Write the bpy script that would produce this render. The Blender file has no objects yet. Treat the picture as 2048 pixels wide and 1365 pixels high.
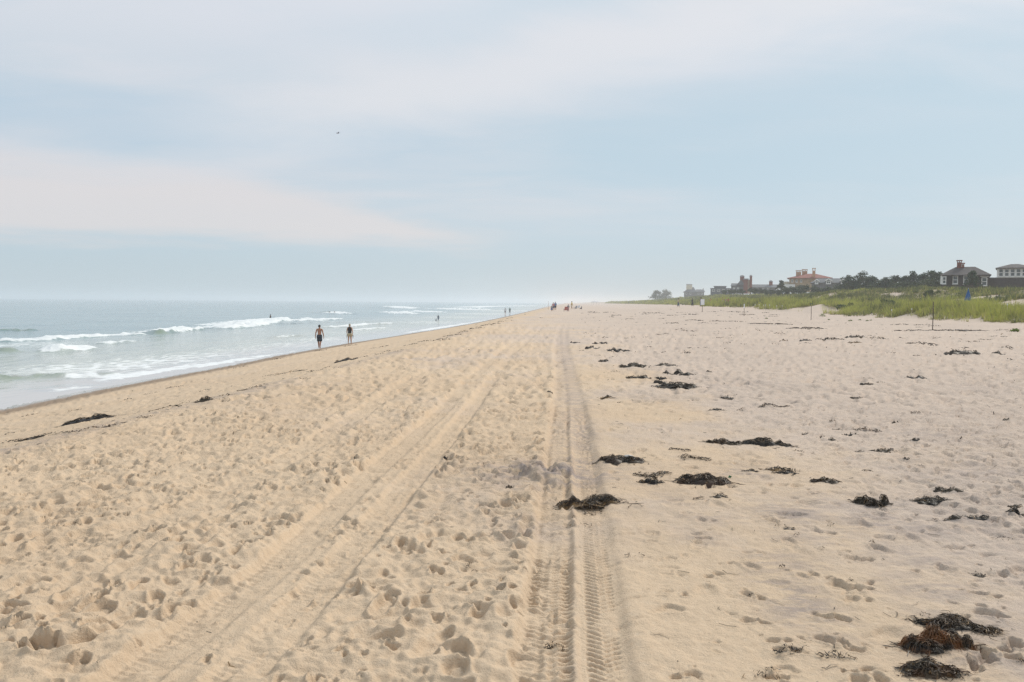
import bpy, bmesh, math, random
import numpy as np
from mathutils import Matrix, Vector

# ------------------------------------------------------------------ camera / world / sun / exposure
SC = bpy.context.scene
COL = SC.collection
F = 1600.0                      # focal length in pixels of a 2048 px wide frame
CAM_Z = 3.7
PITCH = math.atan(78.0 / F)
ROLL = 0.0083
_r0 = np.array([1.0, 0, 0]); _f0 = np.array([0, math.cos(PITCH), -math.sin(PITCH)]); _u0 = np.array([0, math.sin(PITCH), math.cos(PITCH)])
RIGHT = math.cos(ROLL) * _r0 + math.sin(ROLL) * _u0
UP = -math.sin(ROLL) * _r0 + math.cos(ROLL) * _u0
cd = bpy.data.cameras.new('camera'); cam = bpy.data.objects.new('camera', cd); COL.objects.link(cam)
cd.sensor_width = 36.0; cd.lens = 36.0 * F / 2048.0; cd.clip_start = 0.1; cd.clip_end = 40000
cam.matrix_world = Matrix(((RIGHT[0], UP[0], -_f0[0], 0), (RIGHT[1], UP[1], -_f0[1], 0), (RIGHT[2], UP[2], -_f0[2], CAM_Z), (0, 0, 0, 1)))
SC.camera = cam
SC.render.engine = 'CYCLES'
SC.cycles.use_denoising = True
SC.cycles.denoising_input_passes = 'RGB_ALBEDO_NORMAL'
SC.cycles.denoising_prefilter = 'NONE'
SC.cycles.volume_bounces = 3
SC.cycles.max_bounces = 6
SC.cycles.diffuse_bounces = 3
SC.cycles.glossy_bounces = 3
SC.cycles.use_adaptive_sampling = True
SC.cycles.adaptive_threshold = 0.005
SC.view_settings.view_transform = 'Standard'
SC.view_settings.look = 'None'
SC.view_settings.gamma = 1.0
SC.view_settings.exposure = 0.03

SUN_AZ = math.radians(48)       # to the right of straight ahead
SUN_EL = math.radians(40)
w = bpy.data.worlds.new('World'); SC.world = w; w.use_nodes = True


class NT:
    """small helper to write node trees"""
    def __init__(s, tree):
        s.t = tree; s.n = tree.nodes; s.l = tree.links
        s.n.clear()

    def node(s, typ, ins=None, **props):
        n = s.n.new(typ)
        for k, v in props.items():
            setattr(n, k, v)
        for k, v in (ins or {}).items():
            s.set(n, k, v)
        return n

    def set(s, n, k, v):
        i = n.inputs[k]
        if hasattr(v, 'is_output') or isinstance(v, bpy.types.NodeSocket):
            s.l.new(v, i)
        elif isinstance(v, bpy.types.Node):
            s.l.new(v.outputs[0], i)
        else:
            if isinstance(v, (tuple, list)) and len(v) == 3 and i.type == 'RGBA':
                v = (*v, 1)
            i.default_value = v

    def math(s, op, a, b=None, c=None, clamp=False):
        n = s.n.new('ShaderNodeMath'); n.operation = op; n.use_clamp = clamp
        for k, v in enumerate((a, b, c)):
            if v is not None:
                s.set(n, k, v)
        return n.outputs[0]

    def mix(s, fac, a, b, blend='MIX'):
        n = s.n.new('ShaderNodeMix'); n.data_type = 'RGBA'; n.blend_type = blend
        s.set(n, 0, fac); s.set(n, 6, a); s.set(n, 7, b)
        return n.outputs[2]

    def ss(s, x, lo, hi, a=0.0, b=1.0):
        n = s.n.new('ShaderNodeMapRange'); n.interpolation_type = 'SMOOTHSTEP'
        for k, v in enumerate((x, lo, hi, a, b)):
            s.set(n, k, v)
        return n.outputs[0]

    def noise(s, vec, scale, detail=3.0, rough=0.5, dist=0.0, out=0):
        n = s.node('ShaderNodeTexNoise', {'Scale': scale, 'Detail': detail, 'Roughness': rough, 'Distortion': dist})
        if vec is not None:
            s.set(n, 'Vector', vec)
        return n.outputs[out]

    def mapping(s, vec, scale=(1, 1, 1), rot=(0, 0, 0), loc=(0, 0, 0)):
        n = s.node('ShaderNodeMapping', {'Vector': vec, 'Scale': scale, 'Rotation': rot, 'Location': loc})
        return n.outputs[0]

    def attr(s, name):
        return s.node('ShaderNodeAttribute', attribute_name=name).outputs['Fac']


def build_world():
    N = NT(w.node_tree)
    sky = N.node('ShaderNodeTexSky', sky_type='NISHITA', sun_disc=False, sun_elevation=SUN_EL, sun_rotation=SUN_AZ,
                 altitude=0.0, air_density=1.0, dust_density=2.0, ozone_density=1.0)
    tc = N.node('ShaderNodeTexCoord').outputs['Generated']
    sep = N.node('ShaderNodeSeparateXYZ', {0: tc})
    x, y, z = sep.outputs
    el = N.math('ARCSINE', z)
    az = N.math('ARCTAN2', x, y)
    # cloud deck seen on a plane high above: stretched towards the horizon
    zz = N.math('ADD', N.math('MAXIMUM', z, 0.0), 0.16)
    plane = N.node('ShaderNodeCombineXYZ', {0: N.math('DIVIDE', x, zz), 1: N.math('DIVIDE', y, zz), 2: 0.0}).outputs[0]
    big = N.noise(N.mapping(plane, (0.30, 0.75, 1), (0, 0, 0.62), (3.1, 1.7, 0)), 1.0, 3.0, 0.5, 0.5)
    fine = N.noise(N.mapping(plane, (1.1, 2.6, 1), (0, 0, 0.35), (0.4, 5.2, 0)), 1.6, 6.0, 0.6, 0.4)
    streak = N.math('ADD', N.math('MULTIPLY', big, 0.76), N.math('MULTIPLY', fine, 0.24))
    veil = N.ss(streak, 0.34, 0.70)
    up = N.ss(el, 0.10, 0.36)                               # thicker, whiter cloud towards the zenith
    veil = N.math('MAXIMUM', N.math('MULTIPLY', veil, N.ss(el, 0.03, 0.16)), N.math('MULTIPLY', up, N.ss(streak, 0.30, 0.58)))
    # a cloud bank low over the sea, flat underneath, ragged on top
    aw = N.math('ADD', az, N.math('MULTIPLY', N.math('SUBTRACT', N.noise(N.node('ShaderNodeCombineXYZ', {0: N.math('MULTIPLY', az, 5.0), 1: N.math('MULTIPLY', el, 16.0)}).outputs[0], 1.0, 4.0, 0.55), 0.5), 0.25))
    n2 = N.noise(N.node('ShaderNodeCombineXYZ', {0: N.math('MULTIPLY', az, 4.0), 1: N.math('MULTIPLY', el, 30.0), 2: 3.0}).outputs[0], 1.0, 5.0, 0.55)
    ew = N.math('ADD', el, N.math('MULTIPLY', N.math('SUBTRACT', n2, 0.5), 0.055))
    hi = N.ss(aw, -0.36, 0.02, 0.150, 0.092)
    bank = N.math('MULTIPLY', N.ss(ew, 0.056, 0.082), N.ss(N.math('SUBTRACT', ew, hi), 0.008, -0.030))
    bank = N.math('MULTIPLY', bank, N.math('MULTIPLY', N.ss(aw, 0.06, -0.14), N.ss(aw, -1.3, -0.9)))
    gap = N.math('MULTIPLY', N.math('MULTIPLY', N.ss(ew, 0.13, 0.19), N.ss(ew, 0.26, 0.20)), N.ss(aw, 0.05, -0.35))
    clear = N.mix(N.ss(el, 0.0, 0.10), (0.54, 0.64, 0.695), (0.51, 0.655, 0.755))
    clear = N.mix(gap, clear, (0.41, 0.60, 0.745))
    white = N.mix(N.ss(el, 0.05, 0.5), (0.74, 0.735, 0.77), (0.80, 0.825, 0.885))
    col = N.mix(N.math('MULTIPLY', veil, N.math('SUBTRACT', 0.92, N.math('MULTIPLY', gap, 0.45))), clear, white)
    col = N.mix(N.math('MULTIPLY', bank, 0.84), col, (0.775, 0.735, 0.74))
    # a soft diagonal band of thin cloud rising to the right, with bluer air above it
    n3 = N.noise(N.node('ShaderNodeCombineXYZ', {0: N.math('MULTIPLY', az, 3.0), 1: N.math('MULTIPLY', el, 9.0), 2: 8.0}).outputs[0], 1.0, 5.0, 0.55, 0.5)
    ed = N.math('ADD', N.math('SUBTRACT', el, N.math('MULTIPLY', az, 0.21)), N.math('MULTIPLY', N.math('SUBTRACT', n3, 0.5), 0.12))
    span = N.math('MULTIPLY', N.ss(aw, -0.5, -0.12), N.ss(aw, 1.0, 0.35))
    band = N.math('MULTIPLY', N.math('MULTIPLY', N.ss(ed, 0.20, 0.265), N.ss(ed, 0.35, 0.275)), span)
    blue = N.math('MULTIPLY', N.math('MULTIPLY', N.ss(ed, 0.275, 0.335), N.ss(ed, 0.41, 0.345)), N.math('MULTIPLY', N.ss(aw, -0.4, 0.0), N.ss(aw, 0.8, 0.3)))
    col = N.mix(N.math('MULTIPLY', blue, 0.5), col, (0.60, 0.72, 0.80))
    col = N.mix(N.math('MULTIPLY', band, 0.85), col, (0.79, 0.80, 0.83))
    # the veil of thin cloud over the blue sky
    cloud = N.node('ShaderNodeMix', {0: 1.0}, data_type='RGBA', blend_type='MULTIPLY')
    N.set(cloud, 6, col); N.set(cloud, 7, (10.0, 10.0, 10.0, 1))
    fin = N.mix(0.90, sky.outputs[0], cloud.outputs[2])
    bg = N.node('ShaderNodeBackground', {'Color': fin, 'Strength': 0.098})
    N.node('ShaderNodeOutputWorld', {'Surface': bg.outputs[0]})


build_world()
sd = bpy.data.lights.new('sun', 'SUN'); sun = bpy.data.objects.new('sun', sd); COL.objects.link(sun)
sd.energy = 2.7; sd.angle = math.radians(16); sd.color = (1.0, 0.93, 0.82)
_sv = Vector((math.sin(SUN_AZ) * math.cos(SUN_EL), math.cos(SUN_AZ) * math.cos(SUN_EL), math.sin(SUN_EL)))
sun.rotation_euler = _sv.to_track_quat('Z', 'Y').to_euler()

# ------------------------------------------------------------------ numpy noise and terrain
RNG = np.random.RandomState(7)
random.seed(11)
_TAB = RNG.rand(8, 256, 256).astype(np.float32)


def vnoise(x, y, k=0):
    x = np.asarray(x, np.float64); y = np.asarray(y, np.float64)
    xi = np.floor(x).astype(np.int64); yi = np.floor(y).astype(np.int64)
    fx = x - xi; fy = y - yi
    fx = fx * fx * fx * (fx * (fx * 6 - 15) + 10); fy = fy * fy * fy * (fy * (fy * 6 - 15) + 10)
    T = _TAB[k % 8]; o = (k * 37) % 256
    a = T[(yi + o) & 255, (xi + o) & 255]; b = T[(yi + o) & 255, (xi + 1 + o) & 255]
    c = T[(yi + 1 + o) & 255, (xi + o) & 255]; d = T[(yi + 1 + o) & 255, (xi + 1 + o) & 255]
    return (a * (1 - fx) + b * fx) * (1 - fy) + (c * (1 - fx) + d * fx) * fy - 0.5


def fbm(x, y, s, oct=4, k=0, g=0.5):
    r = 0; a = 1.0
    for i in range(oct):
        r = r + a * vnoise(x * s + 13.7 * i, y * s - 7.3 * i, k + i); s *= 2.03; a *= g
    return r


def sst(x, a, b):
    t = np.clip((x - a) / (b - a), 0, 1)
    return t * t * (3 - 2 * t)


SHX = np.array([(-80, -20), (0, -18.2), (20, -17.4), (26, -17.1), (33, -16.9), (44, -16.2), (54, -15.6), (62, -14.9), (75, -13.6), (87, -12.2), (114, -8.9), (150, -5.6), (191, -2.6), (300, 5), (592, 24), (1200, 66), (3000, 192), (9000, 612)], float)
BCX = np.array([(-80, -8), (0, -5.9), (8, -5.4), (14, -4.7), (22, -3.9), (33, -3.0), (71, -0.8), (120, 2.8), (200, 9), (592, 36), (1200, 79), (3000, 206), (9000, 630)], float)
TOE = np.array([(-80, 36), (0, 36), (60, 38.5), (88, 39.6), (100, 41), (112, 42.5), (130, 39.5), (165, 38.5), (186, 45), (230, 55), (300, 61), (600, 82), (1200, 124), (3000, 250), (9000, 672)], float)
DHT = np.array([(-80, 3.5), (0, 3.5), (130, 3.4), (190, 2.7), (290, 3.7), (380, 4.2), (440, 4.0), (650, 2.8), (860, 1.7), (3000, 2.2), (9000, 2.2)], float)


def ip(t, y): return np.interp(y, t[:, 0], t[:, 1])


def zbase(X, Y):
    X = np.asarray(X, float); Y = np.asarray(Y, float)
    sx = ip(SHX, Y); bx = ip(BCX, Y); tx = ip(TOE, Y)
    q = X - sx; qc = bx - sx
    r = q / qc
    face = 2.1 * np.where(r > 0, 0.72 * r + 0.28 * r * r, 0.72 * r)
    face = np.maximum(face, -6.0)
    k = 0.10
    h = np.clip(0.5 + 0.5 * (2.1 - face) / k, 0, 1)
    z = 2.1 * (1 - h) + face * h - k * h * (1 - h)          # smooth minimum of the slope and the flat berm
    z = z + 0.05 * fbm(X, Y, 0.13, 2, 6) * np.exp(-(q / 3.0) ** 2)
    t = X - tx
    z = z + 0.75 * sst(t, -20, -3) * sst(Y, 95, 150)
    z = z + 0.25 * sst(t, -8, 0)
    n1 = fbm(X, Y, 1 / 9.0, 3, 1); n2 = fbm(X, Y, 1 / 3.2, 2, 4)
    d = 0.9 * sst(t, 0, 5) + (ip(DHT, Y) - 0.9) * sst(t, 11, 29)
    d = d + sst(t, 0, 6) * (n1 * (0.9 - 0.4 * sst(t, 14, 28)) + n2 * 0.28)
    d = d - 0.7 * np.exp(-((t - 11) / 4.0) ** 2) * sst(Y, 130, 95)
    return z + d + 0.05 * fbm(X, Y, 1 / 6.0, 2, 2) * sst(X - bx, -2, 2)


def ray(px, py):
    d = _f0 + RIGHT * (px - 1024.0) / F + UP * (682.5 - py) / F
    return d


def at_z(px, py, z):
    d = ray(px, py); k = (z - CAM_Z) / d[2]
    return d[0] * k, d[1] * k


def at_y(px, py, Y):
    d = ray(px, py); k = Y / d[1]
    return Vector((d[0] * k, Y, CAM_Z + d[2] * k))


_YS = np.exp(np.linspace(math.log(1.6), math.log(4000), 4000))


def ground(px, py):
    """where the sight line through a pixel meets the terrain"""
    d = ray(px, py); k = _YS / d[1]
    X = d[0] * k; Z = CAM_Z + d[2] * k
    g = np.maximum(zbase(X, _YS), 0.0)
    hit = np.nonzero(Z <= g)[0]
    i = hit[0] if len(hit) else len(_YS) - 1
    if i > 0:
        a = (Z - g)[i - 1]; b = (Z - g)[i]; f = a / (a - b) if a != b else 0
        Yh = _YS[i - 1] + f * (_YS[i] - _YS[i - 1])
    else:
        Yh = _YS[i]
    k = Yh / d[1]
    return float(d[0] * k), float(Yh), float(max(zbase(d[0] * k, Yh), 0.0))


def gz(x, y): return float(zbase(np.array([x]), np.array([y]))[0])


# ------------------------------------------------------------------ mesh / object helpers
def mesh_from(name, V, Fc, attrs=None, smooth=True):
    V = np.asarray(V, np.float32); me = bpy.data.meshes.new(name)
    Fc = np.asarray(Fc)
    nf, k = Fc.shape
    me.vertices.add(len(V)); me.vertices.foreach_set('co', V.ravel())
    me.loops.add(nf * k); me.loops.foreach_set('vertex_index', Fc.ravel().astype(np.int32))
    me.polygons.add(nf); me.polygons.foreach_set('loop_start', np.arange(0, nf * k, k, dtype=np.int32))
    me.polygons.foreach_set('use_smooth', np.full(nf, smooth))
    me.update(calc_edges=True)
    for n, a in (attrs or {}).items():
        at = me.attributes.new(n, 'FLOAT', 'POINT'); at.data.foreach_set('value', np.asarray(a, np.float32).ravel())
    return me


def link(name, me, mat=None, parent=None, loc=None):
    o = bpy.data.objects.new(name, me); COL.objects.link(o)
    if me is not None and mat is not None and len(me.materials) == 0:
        me.materials.append(mat)
    if parent is not None:
        o.parent = parent
    if loc is not None:
        o.location = loc
    return o


def tag(o, label=None, cat=None, group=None, kind=None):
    for k, v in (('label', label), ('category', cat), ('group', group), ('kind', kind)):
        if v:
            o[k] = v
    return o


def thing(name, label, cat, loc, rz=0.0, group=None):
    o = link(name, None); o.location = loc; o.rotation_euler = (0, 0, rz); o.empty_display_size = 0.2
    return tag(o, label, cat, group)


class MB:
    """collects simple shapes and links them as one mesh object"""
    def __init__(s): s.v = []; s.f = []

    def add(s, v, f):
        b = len(s.v); s.v += [tuple(p) for p in v]; s.f += [tuple(i + b for i in q) for q in f]; return s

    def box(s, x0, x1, y0, y1, z0, z1):
        v = [(x0, y0, z0), (x1, y0, z0), (x1, y1, z0), (x0, y1, z0), (x0, y0, z1), (x1, y0, z1), (x1, y1, z1), (x0, y1, z1)]
        return s.add(v, [(0, 3, 2, 1), (4, 5, 6, 7), (0, 1, 5, 4), (1, 2, 6, 5), (2, 3, 7, 6), (3, 0, 4, 7)])

    def hip(s, x0, x1, y0, y1, z0, z1, ra, rb, th=0.12):
        """hip or gable roof, ridge along x from ra to rb, solid with a thin eaves edge"""
        ym = (y0 + y1) / 2
        v = [(x0, y0, z0 - th), (x1, y0, z0 - th), (x1, y1, z0 - th), (x0, y1, z0 - th), (x0, y0, z0), (x1, y0, z0), (x1, y1, z0), (x0, y1, z0), (ra, ym, z1), (rb, ym, z1)]
        return s.add(v, [(0, 3, 2, 1), (0, 1, 5, 4), (1, 2, 6, 5), (2, 3, 7, 6), (3, 0, 4, 7), (4, 5, 9, 8), (5, 6, 9), (6, 7, 8, 9), (7, 4, 8)])

    def gable_y(s, x0, x1, y0, y1, z0, z1, th=0.1):
        """gable roof whose triangle faces -y"""
        xm = (x0 + x1) / 2
        v = [(x0, y0, z0), (x1, y0, z0), (xm, y0, z1), (x0, y1, z0), (x1, y1, z0), (xm, y1, z1)]
        return s.add(v, [(0, 1, 2), (3, 5, 4), (0, 2, 5, 3), (1, 4, 5, 2), (0, 3, 4, 1)])

    def tube(s, pts, rad, n=8, sx=1.0, cap=True):
        pts = [Vector(p) for p in pts]; b = len(s.v)
        for i, p in enumerate(pts):
            t = (pts[min(i + 1, len(pts) - 1)] - pts[max(i - 1, 0)]).normalized()
            a = t.orthogonal().normalized() if abs(t.z) < 0.9 else Vector((1, 0, 0)) - t * t.x
            a.normalize(); c = t.cross(a)
            r = rad[i] if isinstance(rad, (list, tuple)) else rad
            for k in range(n):
                an = 2 * math.pi * k / n
                s.v.append(tuple(p + a * math.cos(an) * r * sx + c * math.sin(an) * r))
        for i in range(len(pts) - 1):
            for k in range(n):
                s.f.append((b + i * n + k, b + i * n + (k + 1) % n, b + (i + 1) * n + (k + 1) % n, b + (i + 1) * n + k))
        if cap:
            s.f.append(tuple(b + k for k in reversed(range(n)))); e = b + (len(pts) - 1) * n
            s.f.append(tuple(e + k for k in range(n)))
        return s

    def rings(s, rr, n=12):
        """loft of horizontal ellipses (cx, cy, z, rx, ry)"""
        b = len(s.v)
        for cx, cy, z, rx, ry in rr:
            for k in range(n):
                an = 2 * math.pi * k / n
                s.v.append((cx + rx * math.cos(an), cy + ry * math.sin(an), z))
        for i in range(len(rr) - 1):
            for k in range(n):
                s.f.append((b + i * n + k, b + i * n + (k + 1) % n, b + (i + 1) * n + (k + 1) % n, b + (i + 1) * n + k))
        s.f.append(tuple(b + k for k in reversed(range(n)))); e = b + (len(rr) - 1) * n
        s.f.append(tuple(e + k for k in range(n)))
        return s

    def build(s, name, mat, parent=None, smooth=False, loc=None):
        me = bpy.data.meshes.new(name); me.from_pydata(s.v, [], s.f); me.update()
        if smooth:
            me.polygons.foreach_set('use_smooth', np.full(len(me.polygons), True))
        return link(name, me, mat, parent, loc)


# ------------------------------------------------------------------ materials
MATS = {}


def mat(name, col, rough=0.8, var=0.12, scale=6.0, bump=0.0, spec=0.3, col2=None, bscale=None):
    if name in MATS:
        return MATS[name]
    m = bpy.data.materials.new(name); m.use_nodes = True; N = NT(m.node_tree)
    tc = N.node('ShaderNodeTexCoord').outputs['Object']
    n = N.noise(tc, scale, 5.0, 0.6)
    c2 = col2 or tuple(max(0, c * (1 - 2.2 * var)) for c in col); c1 = tuple(min(1, c * (1 + var)) for c in col)
    c = N.mix(N.ss(n, 0.3, 0.7), c2, c1)
    p = N.node('ShaderNodeBsdfPrincipled', {'Base Color': c, 'Roughness': rough, 'Specular IOR Level': spec})
    if bump:
        b = N.node('ShaderNodeBump', {'Strength': 0.6, 'Distance': bump, 'Height': N.noise(tc, bscale or scale * 6, 4.0)})
        N.set(p, 'Normal', b.outputs[0])
    N.node('ShaderNodeOutputMaterial', {'Surface': p.outputs[0]})
    MATS[name] = m
    return m


def sand_material():
    m = bpy.data.materials.new('sand'); m.use_nodes = True; N = NT(m.node_tree)
    P = N.node('ShaderNodeNewGeometry').outputs['Position']
    tone = N.attr('tone'); wet = N.attr('wet'); dark = N.attr('dark'); veg = N.attr('veg')
    big = N.noise(P, 0.35, 4.0, 0.55); mid = N.noise(N.mapping(P, (1.0, 0.7, 1.0)), 3.0, 5.0, 0.6)
    fine = N.noise(P, 60.0, 5.0, 0.75); grain = N.noise(P, 330.0, 2.0, 0.7)
    warm = N.mix(N.ss(big, 0.35, 0.65), (0.605, 0.46, 0.32), (0.64, 0.495, 0.35))
    pale = N.mix(N.ss(big, 0.35, 0.65), (0.56, 0.46, 0.38), (0.60, 0.49, 0.40))
    tn = N.math('ADD', tone, N.math('MULTIPLY', N.math('SUBTRACT', mid, 0.5), 0.7))
    c = N.mix(N.ss(tn, 0.15, 0.85), warm, pale)
    # purple-grey streaks of heavy mineral sand
    dk = N.math('MULTIPLY', dark, N.ss(N.noise(N.mapping(P, (2.0, 5.0, 1.0), (0, 0, 0.4)), 2.2, 6.0, 0.65), 0.34, 0.62))
    c = N.mix(N.math('MULTIPLY', dk, 1.0, clamp=True), c, (0.30, 0.255, 0.245))
    # grain and specks
    speck = N.noise(P, 115.0, 3.0, 0.8); mott = N.noise(P, 22.0, 5.0, 0.7)
    c = N.mix(N.ss(mott, 0.50, 0.75, 0.0, 0.30), c, (0.44, 0.31, 0.20))
    c = N.mix(N.ss(mott, 0.48, 0.28, 0.0, 0.25), c, (0.80, 0.67, 0.52))
    c = N.mix(N.ss(fine, 0.60, 0.80, 0.0, 0.38), c, (0.34, 0.235, 0.15))
    c = N.mix(N.ss(speck, 0.60, 0.74, 0.0, 0.40), c, (0.28, 0.20, 0.14))
    c = N.mix(N.ss(speck, 0.38, 0.26, 0.0, 0.40), c, (0.86, 0.74, 0.60))
    c = N.mix(N.ss(grain, 0.60, 0.85, 0.0, 0.45), c, (0.30, 0.22, 0.15))
    c = N.mix(N.ss(grain, 0.40, 0.20, 0.0, 0.35), c, (0.78, 0.66, 0.52))
    # thatch and litter under the dune grass, darkened to paint shade between tufts
    vg = N.math('MULTIPLY', veg, N.ss(N.noise(P, 1.3, 4.0, 0.6), 0.25, 0.6))
    c = N.mix(N.math('MULTIPLY', vg, 0.8), c, (0.26, 0.24, 0.11))
    # wet sand
    c = N.mix(N.ss(wet, 0.05, 0.55), c, (0.285, 0.212, 0.152))
    rough = N.ss(wet, 0.80, 0.99, 0.92, 0.12)
    spec = N.ss(wet, 0.7, 0.98, 0.12, 0.5)
    hb = N.math('ADD', N.math('ADD', N.math('MULTIPLY', fine, 1.0), N.math('MULTIPLY', mott, 1.6)), N.math('MULTIPLY', speck, 0.6))
    dry = N.ss(wet, 0.6, 0.2)
    b1 = N.node('ShaderNodeBump', {'Strength': N.math('MULTIPLY', dry, 0.75), 'Distance': 0.012, 'Height': hb})
    far = N.noise(N.mapping(P, (1.0, 0.8, 1.0)), 4.5, 4.0, 0.6)
    b2 = N.node('ShaderNodeBump', {'Strength': N.math('MULTIPLY', N.attr('farb'), 0.9), 'Distance': 0.10, 'Height': far, 'Normal': b1.outputs[0]})
    p = N.node('ShaderNodeBsdfPrincipled', {'Base Color': c, 'Roughness': rough, 'Specular IOR Level': spec, 'Normal': b2.outputs[0]})
    N.node('ShaderNodeOutputMaterial', {'Surface': p.outputs[0]})
    return m


def sea_material():
    m = bpy.data.materials.new('sea_water'); m.use_nodes = True; N = NT(m.node_tree)
    P = N.node('ShaderNodeNewGeometry').outputs['Position']
    foam = N.attr('foam'); shal = N.attr('shallow'); green = N.attr('green')
    patch = N.noise(N.mapping(P, (0.6, 1.0, 1.0), (0, 0, 0.3)), 0.05, 3.0, 0.6)
    deep = N.mix(N.ss(patch, 0.35, 0.65), (0.155, 0.265, 0.305), (0.215, 0.325, 0.35))
    c = N.mix(N.ss(shal, 0.0, 1.0), deep, (0.47, 0.495, 0.45))
    c = N.mix(N.math('MULTIPLY', N.attr('calm'), 0.8), c, (0.50, 0.485, 0.495))  # lavender of the reflected sky painted into the calm film by the shore
    c = N.mix(N.math('MULTIPLY', green, 0.8), c, (0.15, 0.21, 0.11))
    # lace of foam
    warp = N.noise(N.mapping(P, (1.2, 1.0, 1.0)), 0.8, 3.0, 0.6, 0.0, 1)
    vv = N.node('ShaderNodeVectorMath', {0: P, 1: warp}, operation='ADD').outputs[0]
    vor = N.node('ShaderNodeTexVoronoi', {'Vector': N.mapping(vv, (1.0, 0.8, 1.0)), 'Scale': 0.9}, feature='DISTANCE_TO_EDGE').outputs[0]
    fn = N.noise(N.mapping(P, (1.0, 0.55, 1.0)), 0.9, 6.0, 0.7)
    lace = N.math('ADD', N.math('MULTIPLY', N.ss(vor, 0.28, 0.0), 0.45), N.math('MULTIPLY', fn, 0.75))
    fm = N.ss(N.math('ADD', lace, N.math('MULTIPLY', N.math('SUBTRACT', foam, 0.5), 1.7)), 0.40, 0.95)
    fm = N.math('MULTIPLY', fm, N.ss(foam, 0.02, 0.16))
    c = N.mix(N.math('MULTIPLY', fm, 0.9), c, (0.80, 0.83, 0.84))
    rough = N.math('ADD', 0.12, N.math('MULTIPLY', fm, 0.7))
    w1 = N.noise(N.mapping(P, (0.9, 0.35, 1.0), (0, 0, 0.35)), 0.9, 4.0, 0.55)
    w2 = N.noise(N.mapping(P, (1.0, 0.4, 1.0), (0, 0, -0.2)), 0.12, 3.0, 0.55)
    calm = N.attr('calm')
    b = N.node('ShaderNodeBump', {'Strength': N.math('SUBTRACT', 1.0, N.math('MULTIPLY', calm, 0.9)), 'Distance': 0.30, 'Height': w1})
    b2 = N.node('ShaderNodeBump', {'Strength': N.math('SUBTRACT', 0.8, N.math('MULTIPLY', calm, 0.8)), 'Distance': 1.6, 'Height': w2, 'Normal': b.outputs[0]})
    b3 = N.node('ShaderNodeBump', {'Strength': N.math('MULTIPLY', fm, 0.5), 'Distance': 0.25, 'Height': fn, 'Normal': b2.outputs[0]})
    p = N.node('ShaderNodeBsdfPrincipled', {'Base Color': c, 'Roughness': rough, 'IOR': 1.33, 'Specular IOR Level': 0.5, 'Normal': b3.outputs[0]})
    N.node('ShaderNodeOutputMaterial', {'Surface': p.outputs[0]})
    return m


# ------------------------------------------------------------------ the sand: tracks, footprints, drifts
def smooth_path(px):
    P = np.array([at_z(x, y, 2.1) for x, y in px]); o = np.argsort(P[:, 1]); P = P[o]
    Y = np.exp(np.linspace(math.log(P[0, 1]), math.log(P[-1, 1]), 400))
    X = np.interp(Y, P[:, 1], P[:, 0])
    for _ in range(3):
        X = np.convolve(np.pad(X, 6, 'edge'), np.ones(13) / 13, 'valid')
    # carry on towards the viewer in a straight line
    s = (X[20] - X[0]) / (Y[20] - Y[0])
    Y = np.concatenate([[0.2], Y]); X = np.concatenate([[X[0] + s * (0.2 - Y[1])], X])
    return X, Y


TRACKS = {
    'R': smooth_path([(1207, 1365), (1196, 1200), (1182, 1050), (1172, 950), (1166, 900), (1157, 830), (1147, 780), (1140, 740), (1130, 700), (1131, 660), (1140, 640), (1136, 628), (1128, 620)]),
    'L': smooth_path([(1085, 1365), (1097, 1200), (1106, 1050), (1112, 950), (1117, 880), (1122, 800), (1122, 740), (1115, 700), (1118, 660), (1128, 640), (1126, 628), (1120, 620)]),
    'A': smooth_path([(235, 1365), (400, 1245), (560, 1125), (700, 985), (790, 905), (870, 832), (945, 755), (1000, 705), (1060, 660), (1090, 640), (1098, 628)]),
    'B': smooth_path([(455, 1365), (560, 1255), (700, 1105), (800, 985), (880, 895), (945, 810), (985, 755), (1020, 710), (1068, 668), (1095, 643), (1103, 628)]),
    'C': smooth_path([(-120, 1180), (120, 1095), (330, 1045), (520, 950), (640, 880), (760, 800), (860, 740), (950, 690)]),
}


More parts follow.
